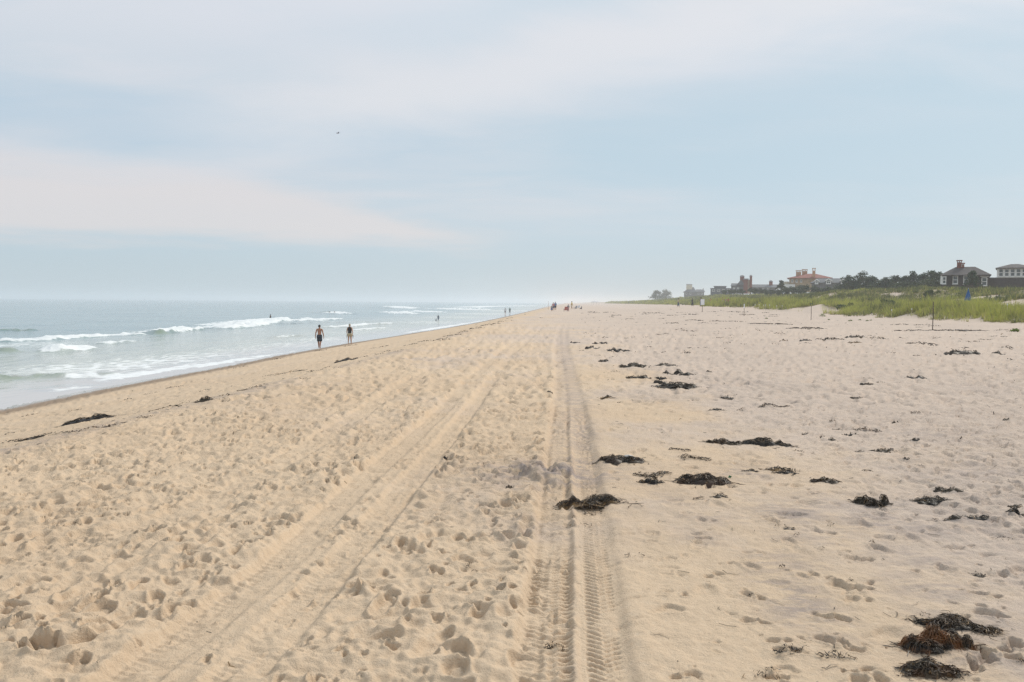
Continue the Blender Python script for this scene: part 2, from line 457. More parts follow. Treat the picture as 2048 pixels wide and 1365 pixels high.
def track_profile(name, X, Y, H, fine):
    px, py = TRACKS[name]
    cx = np.interp(Y, py, px); sl = np.gradient(px, py); th = np.arctan(np.interp(Y, py, sl))
    u = (X - cx) * np.cos(th); s = Y / np.cos(np.clip(th, -1.1, 1.1))
    par = {'R': (0.110, 0.030, 0.008, 1.9), 'L': (0.125, 0.036, 0.018, 2.6), 'A': (0.13, 0.036, 0.011, 0.35), 'B': (0.12, 0.036, 0.011, 0.55), 'C': (0.15, 0.022, 0.010, 0.0)}[name]
    hw, dep, rim, lug = par
    if not fine:
        dep *= 0.95; rim *= 0.7
    wob = 0.02 * vnoise(s * 1.3, s * 0 + hw * 50, 3)
    a = np.abs(u + wob)
    m = 1 - sst(a, hw - 0.02, hw + np.where((u > 0) & (name == 'R'), 0.055, 0.035))
    dep = dep * (0.75 + 0.9 * (vnoise(s * 0.35, s * 0 + 5 + hw * 90, 2) + 0.3))
    if name == 'R':
        asym = np.where(u > 0, 0.9, 0.7)
    else:
        asym = np.where(u > 0, 0.75, 1.05)
    rimz = rim * asym * np.exp(-((a - hw - 0.10) / 0.06) ** 2) * (0.8 + 1.2 * vnoise(X * 5, Y * 5, 5))
    keep = {'R': 0.05, 'L': 0.40, 'A': 0.45, 'B': 0.6, 'C': 0.8}[name]
    H = H * (1 - m * (1 - keep)) - dep * m * asym ** 0.3 + rimz
    if fine and lug > 0:
        pitch = 0.052; s = s + 0.006 * vnoise(X * 6, Y * 6, 4)
        z = 0
        for k in range(4):
            uk = ((-0.060, -0.022, 0.018, 0.058)[k] + 0.012) if name == 'R' else (-0.092, -0.035, 0.03, 0.092)[k]
            win = np.clip(1 - ((u - uk) / (0.0215 if name == 'R' else 0.03)) ** 2, 0, 1) ** 0.6
            win = win * (1.0 if name != 'L' or k in (0, 3) else .45)
            ph = s / pitch + (0.5 if k % 2 else 0.0) + (u - uk) * (9.0 if k < 2 else -9.0)
            z = z + win * np.clip(np.cos(2 * np.pi * ph) + 0.25, 0, 1.25)
        amp = 0.017 * lug * np.clip(0.75 + 1.7 * vnoise(X * 3.5, s * 1.3, 6) + .8 * vnoise(X * 14, s * 9, 3), 0.0, 1.15)
        H = H - amp * z * m
    return H


class Raster:
    def __init__(s, x0, x1, y0, y1, res):
        s.x0, s.y0, s.res = x0, y0, res
        s.nx = int((x1 - x0) / res) + 1; s.ny = int((y1 - y0) / res) + 1
        s.X, s.Y = np.meshgrid(x0 + np.arange(s.nx) * res, y0 + np.arange(s.ny) * res)
        s.H = np.zeros((s.ny, s.nx)); s.x1 = x0 + (s.nx - 1) * res; s.y1 = y0 + (s.ny - 1) * res

    def stamp(s, x, y, ang, L, W, dep, rim, hard=0.5, keep=0.3, wob=None):
        R = 1.9 * max(L, W)
        i0 = int((x - R - s.x0) / s.res); i1 = int((x + R - s.x0) / s.res) + 2
        j0 = int((y - R - s.y0) / s.res); j1 = int((y + R - s.y0) / s.res) + 2
        i0 = max(i0, 0); j0 = max(j0, 0); i1 = min(i1, s.nx); j1 = min(j1, s.ny)
        if i1 - i0 < 2 or j1 - j0 < 2:
            return
        dx = s.X[j0:j1, i0:i1] - x; dy = s.Y[j0:j1, i0:i1] - y
        ca, sa = math.cos(ang), math.sin(ang)
        u = dx * ca + dy * sa; v = -dx * sa + dy * ca
        d = np.sqrt((u / L) ** 2 + (v / (W * (1 + 0.18 * u / L))) ** 2 + 1e-9)
        if wob is not None:
            d = d * (1 + 0.85 * wob[j0:j1, i0:i1])
        hd = np.clip(hard + 0.38 * dy / (np.hypot(dx, dy) + 0.01), 0.02, 0.92)
        m = 1 - sst(d, hd, 1.05)
        rm = np.exp(-((d - 1.22) / 0.24) ** 2) * (0.75 - 0.5 * u / (L * 1.4))
        s.H[j0:j1, i0:i1] = s.H[j0:j1, i0:i1] * (1 - (1 - keep) * m) - dep * m + rim * np.maximum(rm, 0)

    def sample(s, x, y):
        fx = np.clip((x - s.x0) / s.res, 0, s.nx - 1.001); fy = np.clip((y - s.y0) / s.res, 0, s.ny - 1.001)
        i = fx.astype(int); j = fy.astype(int); fx = fx - i; fy = fy - j
        H = s.H
        return (H[j, i] * (1 - fx) + H[j, i + 1] * fx) * (1 - fy) + (H[j + 1, i] * (1 - fx) + H[j + 1, i + 1] * fx) * fy


R0 = Raster(-8.0, 8.0, 1.6, 13.0, 0.0095)
R1 = Raster(-26.0, 46.0, 12.0, 64.0, 0.055)


def trampled(x, y):
    """how much people have walked here, 0 to 1"""
    b = float(ip(BCX, y))
    t = np.interp(x - b, [-3, -0.6, 0.5, 1.2], [0.30, 0.38, 0.9, 1.0])
    rx = float(np.interp(y, TRACKS['R'][1], TRACKS['R'][0]))
    if x > rx + 0.15:
        sm = np.interp(y, [0, 4, 9, 13, 20], [2.3, 2.3, 2.6, 1.7, 0.6])
        t = np.interp(x - rx, [0.15, sm, sm + 1.2], [np.interp(y, [4, 8], [.14, .30]), np.interp(y, [4, 8], [.28, .55]), 0.95]) if sm > 0.3 else 0.95
    return float(t)


def build_relief():
    for R, fine in ((R0, True), (R1, False)):
        X, Y = R.X, R.Y
        b = ip(BCX, Y)
        rx = np.interp(Y, TRACKS['R'][1], TRACKS['R'][0])
        left = sst(X - b, -0.6, 0.6) * (1 - sst(X - rx, -0.1, 0.2))
        sm = np.interp(Y, [0, 4, 9, 13, 20], [2.3, 2.3, 2.6, 1.7, 0.6])
        right = sst(X - rx, sm - 0.9, sm + 0.6)
        face = 0.35 * (1 - sst(X - b, -0.6, 0.6)) * sst(X - ip(SHX, Y), 1.0, 3.5)
        tr = np.clip(left + right * 0.85 + face, 0.10, 1)
        R.tr = tr
        rg = 0.5 - np.abs(vnoise(X * 3.1 + 0.4 * Y, Y * 3.6, 4)) * 2
        wx = 0.25 * vnoise(X * 2.3, Y * 2.3, 1); wy = 0.25 * vnoise(X * 2.3 + 9, Y * 2.3, 2)
        bil = np.abs(vnoise((X + wx) * 3.0, (Y + wy) * 3.6, 4)) * 2
        R.H += tr * (0.030 * fbm(X, Y, 1.3, 2, 0) + 0.026 * (bil - .25) + 0.030 * fbm(X + wx, Y + wy, 4.5, 3, 3, .6))
        R.H += (1 - tr) * (0.022 * fbm(X * 0.6, Y, 1.2, 3, 1) + 0.016 * fbm(X, Y, 3.5, 3, 4, .6))
        if fine:
            R.H += (0.016 * fbm(X, Y, 13.0, 3, 5, .7) + 0.016 * (0.25 - np.abs(vnoise(X * 8 + wx * 5, Y * 9, 1)))) * np.clip(tr, .25, 1)
        # the old, faint third pair first: later steps walk over it
        R.H = track_profile('C', X, Y, R.H, fine)
        R.H = track_profile('A', X, Y, R.H, fine)
        R.H = track_profile('B', X, Y, R.H, fine)
        mid = 0.5 * (np.interp(Y, TRACKS['A'][1], TRACKS['A'][0]) + np.interp(Y, TRACKS['B'][1], TRACKS['B'][0]))
        mm = 0.85 * np.exp(-((X - mid) / 0.10) ** 2)
        R.H = R.H * (1 - mm) - 0.016 * mm + 0.5 * mm * 0.03 * fbm(X, Y, 6.0, 2, 1)
        R.H = track_profile('L', X, Y, R.H, fine)
        R.wob = fbm(X, Y, 9.0 if fine else 5.0, 2, 6)
    rs = np.random.RandomState(3)

    def blur(R, n):
        for _ in range(n):
            H = np.pad(R.H, 1, 'edge'); H = (H[:-2] + 2 * H[1:-1] + H[2:]) / 4; R.H = (H[:, :-2] + 2 * H[:, 1:-1] + H[:, 2:]) / 4

    def scatter(R, x0, x1, y0, y1, dens, l0, l1, d0, d1, h0, h1, spare, low=0.0):
        n = int((x1 - x0) * (y1 - y0) * dens)
        xs = rs.uniform(x0, x1, n); ys = rs.uniform(y0, y1, n)
        tx = {k: np.interp(ys, TRACKS[k][1], TRACKS[k][0]) for k in 'ABLR'}
        for i in range(n):
            x, y = xs[i], ys[i]
            t = max(trampled(x, y), low)
            if rs.rand() > t:
                continue
            if any(abs(x - tx[k][i]) < 0.15 and rs.rand() < spare[k] for k in 'ABLR'):
                continue
            a = (1.5, -1.6, 1.9, 1.1)[rs.randint(4)] + rs.normal(0, 0.6)
            L = rs.uniform(l0, l1); W = L * rs.uniform(0.45, 0.75); dep = L * rs.uniform(d0, d1) * (0.45 + 0.55 * t)
            R.stamp(x, y, a, L, W, dep, dep * rs.uniform(0.1, 0.5), rs.uniform(h0, h1), 0.4, R.wob)
    old = dict(A=.5, B=.3, L=.3, R=1.); new = dict(A=.75, B=.5, L=.3, R=1.)
    scatter(R0, -8, 8, 1.6, 13, 9.0, .07, .12, .10, .26, .05, .4, old)
    blur(R0, 2)
    scatter(R0, -8, 8, 1.6, 13, 17.0, .05, .095, .15, .32, .2, .6, new, .10)
    R0.wob = fbm(R0.X, R0.Y, 22.0, 2, 3)
    scatter(R0, -8, 8, 1.6, 13, 46.0, .014, .045, .25, .6, .1, .6, new, .25)
    scatter(R1, -26, 46, 12, 64, 5.0, .12, .20, .16, .38, .1, .5, old, .25)
    scatter(R1, -26, 46, 12, 64, 12.0, .06, .13, .3, .65, .3, .7, new, .45)
    for R, k in ((R0, 1.3), (R1, .7)):                         # crisp rims and crevices
        H = R.H.copy(); blur(R, 5); R.H = H + k * np.clip(H - R.H, -.02, .02)
    # a heap of grey sand kicked up across the tracks
    for px, py, r, h in ((1050, 945, .14, .05), (1085, 955, .16, .06), (1125, 945, .17, .085), (1150, 925, .12, .05), (1110, 962, .15, .04), (1165, 945, .1, .03)):
        x, y = at_z(px, py, 2.1); R0.stamp(x, y, 0.3, r, r * 1.3, -h, 0, 0.1, 0.6, R0.wob)
    x, y = at_z(1072, 941, 2.1); R0.stamp(x, y, 0, .15, .12, .06, .02, .3, .4, R0.wob)
    R0.H = track_profile('R', R0.X, R0.Y, R0.H, True)
    R1.H = track_profile('R', R1.X, R1.Y, R1.H, False)
    # single clear prints on the smooth sand at the right, and a few dimples in the tracks
    for px, py, a, L, dep in ((1505, 1190, 2.4, .12, .028), (1430, 1150, .5, .11, .028), (1335, 1133, 2.9, .11, .014), (1345, 1148, 2.9, .1, .012), (1405, 1078, .4, .085, .04),
                              (1413, 1043, 2.9, .11, .026), (1675, 1287, 2.3, .17, .034), (1556, 1283, 2.9, .1, .022), (1572, 1300, 2.9, .11, .016), (1552, 1353, .1, .09, .035),
                              (1725, 1343, .3, .1, .03), (1735, 1362, 3.0, .13, .03), (1508, 1238, 2.7, .12, .03), (1640, 1153, 2.6, .11, .028), (1722, 1178, 3.0, .12, .03), (1718, 1200, 3.0, .11, .022),
                              (1643, 1064, 2.6, .13, .034), (1660, 1232, 2.7, .12, .035), (1972, 1190, 2.7, .12, .035), (1985, 1232, 2.7, .12, .035), (2022, 1148, .3, .13, .035),
                              (1908, 1098, .2, .13, .03), (1580, 1033, 2.9, .16, .025), (1555, 1040, .3, .1, .02), (1150, 1162, .2, .055, .035), (1155, 1186, 0, .045, .03), (1152, 1091, 0, .05, .03),
                              (1990, 1310, 2.5, .16, .05), (1965, 1325, .5, .15, .045), (2030, 1295, .5, .17, .05), (1370, 1352, .3, .11, .03), (1720, 1120, 2.9, .12, .026), (1505, 1105, 3.0, .1, .018)):
        x, y = at_z(px, py, 2.1)
        L *= .60; R0.stamp(x + .5 * L * math.cos(a), y + .5 * L * math.sin(a), a, L * .72, L * 0.52, dep * .8, dep * 0.3, 0.45, 0.5, R0.wob * 1.2)
        R0.stamp(x - .75 * L * math.cos(a), y - .75 * L * math.sin(a), a, L * .45, L * 0.40, dep, dep * 0.2, 0.4, 0.5, R0.wob * 1.2)
    R0.H += 0.0035 * fbm(R0.X, R0.Y, 26.0, 2, 2)
    # cracks where a thin crust broke off along the right-hand wall
    px, py = TRACKS['R']
    cx = np.interp(R0.Y, py, px)
    for k in range(15):
        yk = 3.2 + 0.55 * k + rs.uniform(-.15, .15)
        line = np.abs(R0.Y - yk - 0.35 * (R0.X - cx) - 0.02 * R0.wob)
        R0.H -= 0.012 * np.exp(-(line / 0.012) ** 2) * sst(R0.X - cx, 0.06, 0.10) * (1 - sst(R0.X - cx, 0.20, 0.30))


def relief(X, Y):
    h = np.zeros_like(X)
    a = sst(Y, R0.y0, R0.y0 + 0.4) * (1 - sst(Y, R0.y1 - 1.0, R0.y1)) * (1 - sst(np.abs(X), 7.0, 8.0))
    i = a > 0; h[i] += a[i] * R0.sample(X[i], Y[i])
    b = (1 - sst(np.abs(X), 7.0, 8.0) * 0 - a) * (1 - sst(Y, 50, 64)) * sst(X, R1.x0, R1.x0 + 3) * (1 - sst(X, R1.x1 - 6, R1.x1)) * (Y > 12.0)
    i = b > 0; h[i] += np.clip(b[i], 0, 1) * R1.sample(X[i], Y[i])
    # coarse lumps wherever the fine relief stops
    c = 1 - np.clip(a + b, 0, 1)
    dry = sst(X - ip(BCX, Y), -1, 1)
    h += c * (0.02 + 0.10 * dry) * (0.7 * fbm(X, Y, 0.9, 3, 0) + 0.25 * vnoise(X * 4, Y * 4, 2)) * (1 - 0.4 * sst(Y, 150, 500))
    return h


build_relief()

DARK_PATCHES = [(1100, 948, .75, .55, 1.0), (1590, 1200, .22, .55, .8), (1580, 1130, .28, .4, .55), (1790, 1050, .55, .45, .7), (1850, 1120, .45, .35, .55), (1870, 1180, .35, .3, .6), (1960, 1250, .35, .3, .6),
                (1990, 1310, .4, .3, .6), (1580, 1030, .35, .35, .8), (1480, 945, .4, .5, .5), (1260, 960, .4, .5, .3), (1080, 1055, .3, .35, .45), (1160, 925, .22, .6, .9), (1165, 860, .22, 1.2, .6), (1160, 800, .25, 1.5, .5),
                (1230, 790, .5, .9, .45), (1400, 770, 1.1, 1.6, .4), (1420, 1040, .3, .2, .5), (1400, 1078, .2, .2, .5), (1920, 1040, .6, .5, .5), (2010, 1060, .5, .5, .5), (1480, 1040, .3, .2, .4), (1880, 960, .7, .6, .35), (1300, 800, .6, .8, .4)]
DARK_PATCHES = [(at_z(a, b, 2.1), rx, ry, k) for a, b, rx, ry, k in DARK_PATCHES + [(1700, 1010, .8, .5, .5), (1880, 870, 1.4, 1.4, .4), (1700, 830, 1.6, 1.6, .35), (2000, 780, 2.5, 2.5, .35), (1550, 770, 1.5, 2.0, .35), (1980, 950, .8, .8, .5), (1640, 1080, .35, .3, .5), (1340, 1000, .3, .3, .4)]]


def sand_attrs(X, Y):
    b = ip(BCX, Y); sx = ip(SHX, Y); tx = ip(TOE, Y)
    rx = np.interp(Y, TRACKS['R'][1], TRACKS['R'][0])
    n = fbm(X, Y, 0.5, 3, 3)
    tone = np.interp(Y, [3, 10, 25, 60, 120, 400], [0.12, 0.22, 0.40, 0.55, 0.6, 0.75]) * sst(X - b, -1.5, 2.5)
    right = sst(X - rx + 0.05 * Y * fbm(X, Y, 0.12, 2, 2), np.interp(Y, [3, 9, 14, 22, 60, 200, 600], [0.9, 1.3, 0.8, 0.0, -5, -14, -30]), np.interp(Y, [3, 9, 14, 22, 60, 200, 600], [3.0, 3.6, 3.2, 3.5, 9, 20, 40]))
    tone = tone + right * 0.75 + 0.5 * n
    dark = 0.24 * right + 0.10 * sst(n, 0.1, 0.5)
    # a grey line of dark sand along the top of the beach face
    dark = dark + 0.55 * np.exp(-((X - b + 0.15) / 0.35) ** 2) * sst(fbm(X, Y, 0.35, 2, 5), -0.15, 0.2) * (Y < 60)
    for (cx, cy), px, py, k in DARK_PATCHES:
        d = ((X - cx) / px) ** 2 + ((Y - cy) / py) ** 2
        dark = np.maximum(dark, k * np.exp(-d * 1.1))
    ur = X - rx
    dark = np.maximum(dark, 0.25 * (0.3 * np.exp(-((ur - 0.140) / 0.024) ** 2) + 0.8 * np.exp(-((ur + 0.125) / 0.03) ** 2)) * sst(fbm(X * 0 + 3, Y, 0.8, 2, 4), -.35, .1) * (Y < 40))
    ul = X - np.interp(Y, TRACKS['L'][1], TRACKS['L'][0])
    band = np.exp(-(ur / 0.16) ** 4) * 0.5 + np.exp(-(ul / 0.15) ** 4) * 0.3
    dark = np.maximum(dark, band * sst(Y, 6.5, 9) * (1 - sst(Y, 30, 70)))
    q = X - sx + 0.5 * fbm(X, Y, 0.12, 3, 2)
    wet = 1 - sst(q, 0.1, 3.4)
    t = X - tx
    veg = grass_cover(X, Y, t)
    farb = sst(Y, 40, 70) * (1 - sst(t, -2, 2) * 0.5) * (0.25 + 0.75 * sst(X - b, -1, 1)) * (1 - wet)
    return dict(tone=tone, dark=np.clip(dark, 0, 1), wet=wet, veg=veg, farb=farb)


BARE = [(*ground(px, py)[:2], rx, ry) for px, py, rx, ry in ((1785, 590, 1.5, 4), (1630, 619, 2.2, 12), (1975, 595, 2.0, 4), (2030, 608, 4.0, 4), (1880, 582, 1.5, 3), (1600, 626, 1.5, 8), (1930, 600, 1.5, 3))]


def grass_cover(X, Y, t=None):
    if t is None:
        t = X - ip(TOE, Y)
    n = fbm(X, Y, 1 / 5.5, 3, 4); edge = fbm(X, Y, 1 / 2.2, 2, 1) * 2.5
    c = sst(t + edge, 0.0, 2.2)
    tuft = sst(fbm(X, Y, 1 / 0.75, 2, 6) + 0.22 * (t + edge), 0.0, 0.25)
    c = c * np.where(t < 5, np.maximum(tuft, sst(t, 2, 5)), 1)
    for cx, cy, rx, ry in BARE:
        c = c * (1 - sst(np.exp(-((X - cx) / rx) ** 2 - ((Y - cy) / ry) ** 2) + 0.5 * fbm(X, Y, 0.5, 2, 3), 0.3, 0.55))
    bare = 0.6 * sst(n, 0.12, 0.36) * sst(t, 6, 10) * (1 - sst(t, 14, 22)) * (1 - sst(Y, 110, 190))
    path = np.exp(-((t - 10.5) / 2.2) ** 2) * (1 - sst(Y, 92, 112))
    top = sst(fbm(X, Y, 1 / 7.0, 2, 7), 0.34, 0.48) * sst(t, 14, 20) * 0.6
    gaps = 0.32 + 0.68 * sst(fbm(X, Y, 1 / 1.2, 2, 5) + 0.16, 0.0, 0.22)
    return np.clip(c * (1 - bare) * (1 - 0.9 * path) * (1 - top) * gaps, 0, 1)


SAND = sand_material()


def build_sand():
    vs = np.concatenate([np.linspace(1600, 790, 90), np.arange(785, 200, -1.2), np.arange(200, 19, -1.5)])
    Y = 1600 * 1.6 / vs
    far = np.exp(np.arange(math.log(Y[-1]) + 0.02, math.log(7500), 0.02))
    Y = np.concatenate([Y, far])
    tn = np.concatenate([[-6, -3, -1.8, -1.3, -1.05, -0.9], np.linspace(-0.82, 0.82, 900), [0.9, 1.05, 1.3, 1.8, 3, 6]])
    YY, TT = np.meshgrid(Y, tn, indexing='ij')
    XX = YY * TT
    Z = zbase(XX, YY)
    Z = Z + relief(XX, YY)
    nr, nc = YY.shape
    V = np.stack([XX, YY, Z], -1).reshape(-1, 3)
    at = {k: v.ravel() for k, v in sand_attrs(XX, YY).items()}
    I = np.arange(nr * nc).reshape(nr, nc)
    Q = np.stack([I[:-1, :-1], I[:-1, 1:], I[1:, 1:], I[1:, :-1]], -1).reshape(-1, 4)
    t = (XX - ip(TOE, YY)).ravel()
    isd = t[Q].max(1) > 0
    sx = (XX - ip(SHX, YY)).ravel()
    drop = sx[Q].max(1) < -60                                 # sea bed far out, never seen
    for nm, msk in (('beach_sand', ~isd & ~drop), ('sand_dunes', isd)):
        q = Q[msk]; used = np.unique(q); re = np.full(len(V), -1); re[used] = np.arange(len(used))
        vv = V[used]; ff = re[q]; aa = {k: v[used] for k, v in at.items()}
        if nm == 'beach_sand':                                # plain sheet behind the viewer
            gx, gy = np.meshgrid(np.linspace(-60, 60, 41), np.concatenate([np.linspace(-60, 1.55, 24)]))
            g = np.stack([gx, gy, zbase(gx, gy)], -1).reshape(-1, 3)
            J = np.arange(gx.size).reshape(gx.shape) + len(vv)
            ff = np.concatenate([ff, np.stack([J[:-1, :-1], J[:-1, 1:], J[1:, 1:], J[1:, :-1]], -1).reshape(-1, 4)])
            vv = np.concatenate([vv, g])
            ea = sand_attrs(gx.ravel(), gy.ravel())
            aa = {k: np.concatenate([aa[k], ea[k]]) for k in aa}
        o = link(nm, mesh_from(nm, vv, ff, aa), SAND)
        tag(o, {'beach_sand': 'trampled tan sand of the beach with tyre tracks', 'sand_dunes': 'low sand dunes rising behind the beach under the houses'}[nm], None, None, 'structure')


build_sand()

# ------------------------------------------------------------------ the sea
WAVES = [  # crest in pixels, height, foam on the crest, foam trailing behind, green face
    ([(-150, 660), (0, 661), (45, 661), (88, 661)], .42, 0.0, 0.0, .9),
    ([(-150, 684), (0, 682), (60, 681), (110, 677), (165, 674), (200, 671), (235, 668)], .45, 1.0, 4.5, .2),
    ([(-160, 703), (-60, 702), (0, 702), (40, 701), (58, 700)], .42, 0.15, 1.0, .8),
    ([(58, 701), (100, 701), (150, 698), (196, 694)], .50, 1.15, 2.2, .3),
    ([(205, 687), (240, 685), (285, 680)], .28, 0.7, 1.0, .3),
    ([(222, 668), (260, 669), (302, 668)], .45, 1.1, 4.0, .2),
    ([(300, 668), (318, 668), (335, 666)], .70, 0.25, 0.5, 1.0),
    ([(330, 666), (352, 663), (375, 659), (400, 657)], .75, 1.1, 4.0, .5),
    ([(395, 657), (430, 657), (480, 655), (520, 649), (560, 642), (585, 640)], .65, 1.2, 6.0, .3),
    ([(470, 652), (520, 643), (582, 637)], .5, 1.1, 6.0, .0),
    ([(580, 642), (620, 640), (650, 640), (692, 637)], .35, 0.9, 3.0, .1),
    ([(585, 636), (620, 637), (650, 643)], .3, 0.7, 2.0, .1),
    ([(636, 625), (655, 625), (675, 625)], .7, 0.1, 0.0, .9),
    ([(675, 625), (690, 627), (698, 628)], .6, 1.1, 4.0, .1),
    ([(780, 624), (805, 625), (832, 628)], .5, 1.0, 6.0, .1),
    ([(797, 614), (806, 615), (815, 616), (824, 618)], .9, 1.1, 8.0, .2),
    ([(862, 618), (900, 618), (950, 619), (1000, 620)], .6, 1.2, 14.0, .0),
    ([(820, 622), (850, 623), (900, 625)], .4, .9, 8.0, .0),
    ([(540, 648), (600, 646), (700, 643), (760, 643)], .2, .45, 1.5, .0),
    ([(640, 655), (700, 652), (735, 648), (800, 646)], .3, .8, 2.0, .2),
    ([(720, 660), (745, 656), (780, 654)], .2, .7, 2.0, .1),
    ([(-120, 757), (0, 756), (60, 754), (100, 751), (135, 753)], .34, .05, .2, .9),
    ([(120, 754), (160, 752), (205, 751)], .22, .75, 1.6, .3),
    ([(205, 749), (240, 745), (255, 744)], .18, .2, .4, .7),
    ([(222, 770), (226, 760), (240, 752), (300, 742), (360, 734), (420, 726), (500, 716), (600, 703), (680, 690), (740, 680)], .06, .78, .9, .0),
    ([(80, 780), (110, 776), (150, 772), (200, 770), (224, 769)], .05, .5, .4, .0),
    ([(540, 672), (562, 673), (600, 669)], .2, .6, .8, .4),
    ([(760, 670), (830, 664), (900, 652), (960, 644), (1010, 634)], .1, .8, 1.0, .0),
    ([(930, 616), (1000, 613), (1080, 612)], .5, 1.1, 20.0, .0),
]
FOAM_PATCH = [(90, 738, 5, .42), (160, 735, 5, .55), (240, 732, 5, .6), (320, 722, 6, .55), (400, 712, 6, .5), (480, 702, 7, .45), (560, 690, 8, .45), (640, 680, 8, .45), (100, 690, 6, .45), (30, 690, 6, .5), (200, 680, 6, .35), (300, 690, 8, .2),
              (450, 680, 9, .25), (560, 660, 10, .25), (700, 665, 10, .4), (780, 660, 10, .4), (850, 645, 14, .45), (900, 635, 18, .45), (150, 775, 2.0, .35), (60, 790, 2.5, .16), (960, 628, 20, .5), (1010, 622, 30, .5), (40, 735, 4, .15), (700, 636, 12, .3), (760, 632, 15, .3)]


def build_sea():
    wv = np.concatenate([np.arange(-4, 48, 0.3), 48 * np.exp(np.arange(0.01, math.log(8000 / 48), 0.055))])
    yv = np.concatenate([np.arange(4, 40, 0.3), np.exp(np.arange(math.log(40), math.log(8800), 0.008))])
    yy, ww = np.meshgrid(yv, wv, indexing='ij')
    X = ip(SHX, yy) - ww; Y = yy
    z = np.zeros_like(X); foam = np.zeros_like(X); green = np.zeros_like(X)
    off = sst(ww, 1.0, 12.0)
    # open water chop and swell
    z += off * (0.06 * fbm(X, Y * 0.5, 0.35, 3, 1) + 0.16 * fbm(X * 1.0, Y * 0.35, 0.07, 2, 2) * sst(ww, 15, 40))
    wob = fbm(X, Y, 0.22, 3, 5); wob2 = fbm(X, Y, 0.9, 3, 3)
    for crest, amp, fo, back, gr in WAVES:
        P = np.array([at_z(a, b, 0.12) for a, b in crest])
        x0, y0 = P.min(0) - 45; x1, y1 = P.max(0) + 45
        idx = np.nonzero((X > x0) & (X < x1) & (Y > y0) & (Y < y1))
        if len(idx[0]) == 0:
            continue
        px = X[idx]; py = Y[idx]
        best = np.full(px.shape, 1e9); sd = np.zeros_like(px); tt = np.zeros_like(px)
        seg = np.linalg.norm(np.diff(P, axis=0), axis=1); cum = np.concatenate([[0], np.cumsum(seg)]); tot = cum[-1]
        for i in range(len(P) - 1):
            d = P[i + 1] - P[i]; L = np.linalg.norm(d); e = d / L
            nrm = np.array([e[1], -e[0]])                      # points shoreward / to the viewer
            if nrm[0] - 0.6 * nrm[1] < 0:
                nrm = -nrm
            rx = px - P[i, 0]; ry = py - P[i, 1]
            s = np.clip(rx * e[0] + ry * e[1], 0, L)
            dd = np.hypot(rx - s * e[0], ry - s * e[1])
            sg = np.sign(rx * nrm[0] + ry * nrm[1])
            u = dd < best
            best[u] = dd[u]; sd[u] = (dd * sg)[u]; tt[u] = (cum[i] + s)[u]
        sc = max(1.0, P[:, 1].mean() / 90.0)
        sd = sd + 0.9 * wob[idx] * sc * (0.4 if amp < .12 else 1.0)
        end = sst(tt, 0, 0.12 * tot + 0.3) * (1 - sst(tt, 0.88 * tot - 0.3, tot))
        far_end = np.maximum(0, best - np.abs(sd) - 1.0)
        a = amp * 0.68 * (0.75 + 1.1 * wob2[idx])
        wf = (0.35 + 0.45 * amp) * sc; wb = (1.3 + 1.6 * amp) * sc
        prof = np.where(sd > 0, np.exp(-(sd / wf) ** 2), np.exp(-(sd / wb) ** 2)) * end
        z[idx] = np.maximum(z[idx], z[idx] * 0.4 + a * prof)
        fz = np.where(sd > 0, np.exp(-(sd / (wf * 1.3)) ** 2), np.exp(-(np.maximum(0, -sd - 0.5 * wf) / (0.4 + back)) ** 2)) * end
        foam[idx] = np.maximum(foam[idx], fo * fz)
        gz_ = np.where(sd > 0, np.exp(-(sd / (wf * 1.6)) ** 2), np.exp(-(sd / 0.5) ** 2)) * end
        green[idx] = np.maximum(green[idx], gr * gz_)
        if fo > .5 and amp > .25:
            z[idx] += fz * fo * 0.10 * (wob2[idx] + 0.2)
    for a, b, r, k in FOAM_PATCH:
        cx, cy = at_z(a, b, 0.0)
        d = np.hypot((X - cx) / r, (Y - cy) / (r * 1.6))
        foam = np.maximum(foam, k * np.exp(-d * d))
    foam = foam * (1 - sst(ww, 0.6, 0.0) * 0.7)
    shallow = np.clip(1.05 - ww / 34.0, 0, 1) ** 0.8
    sw = fbm(X, Y, 0.16, 3, 4)
    foam = np.maximum(foam, 0.42 * np.exp(-((ww - 2.2 - 3.0 * sw) / 0.5) ** 2) * sst(fbm(X, Y, 0.1, 2, 7), -.15, .2))
    foam = np.maximum(foam, (0.16 + .2 * fbm(X, Y, .2, 2, 3)) * np.exp(-((ww - 9) / 7.0) ** 2))
    calm = 1 - sst(ww, 1.5, 7.0)
    nr, nc = X.shape
    I = np.arange(nr * nc).reshape(nr, nc)
    Q = np.stack([I[:-1, :-1], I[1:, :-1], I[1:, 1:], I[:-1, 1:]], -1).reshape(-1, 4)
    V = np.stack([X, Y, z], -1).reshape(-1, 3)
    o = link('sea', mesh_from('sea', V, Q, dict(foam=foam, green=green, shallow=shallow, calm=calm)), sea_material())
    tag(o, 'pale green-blue sea with low breaking waves', None, None, 'structure')


build_sea()

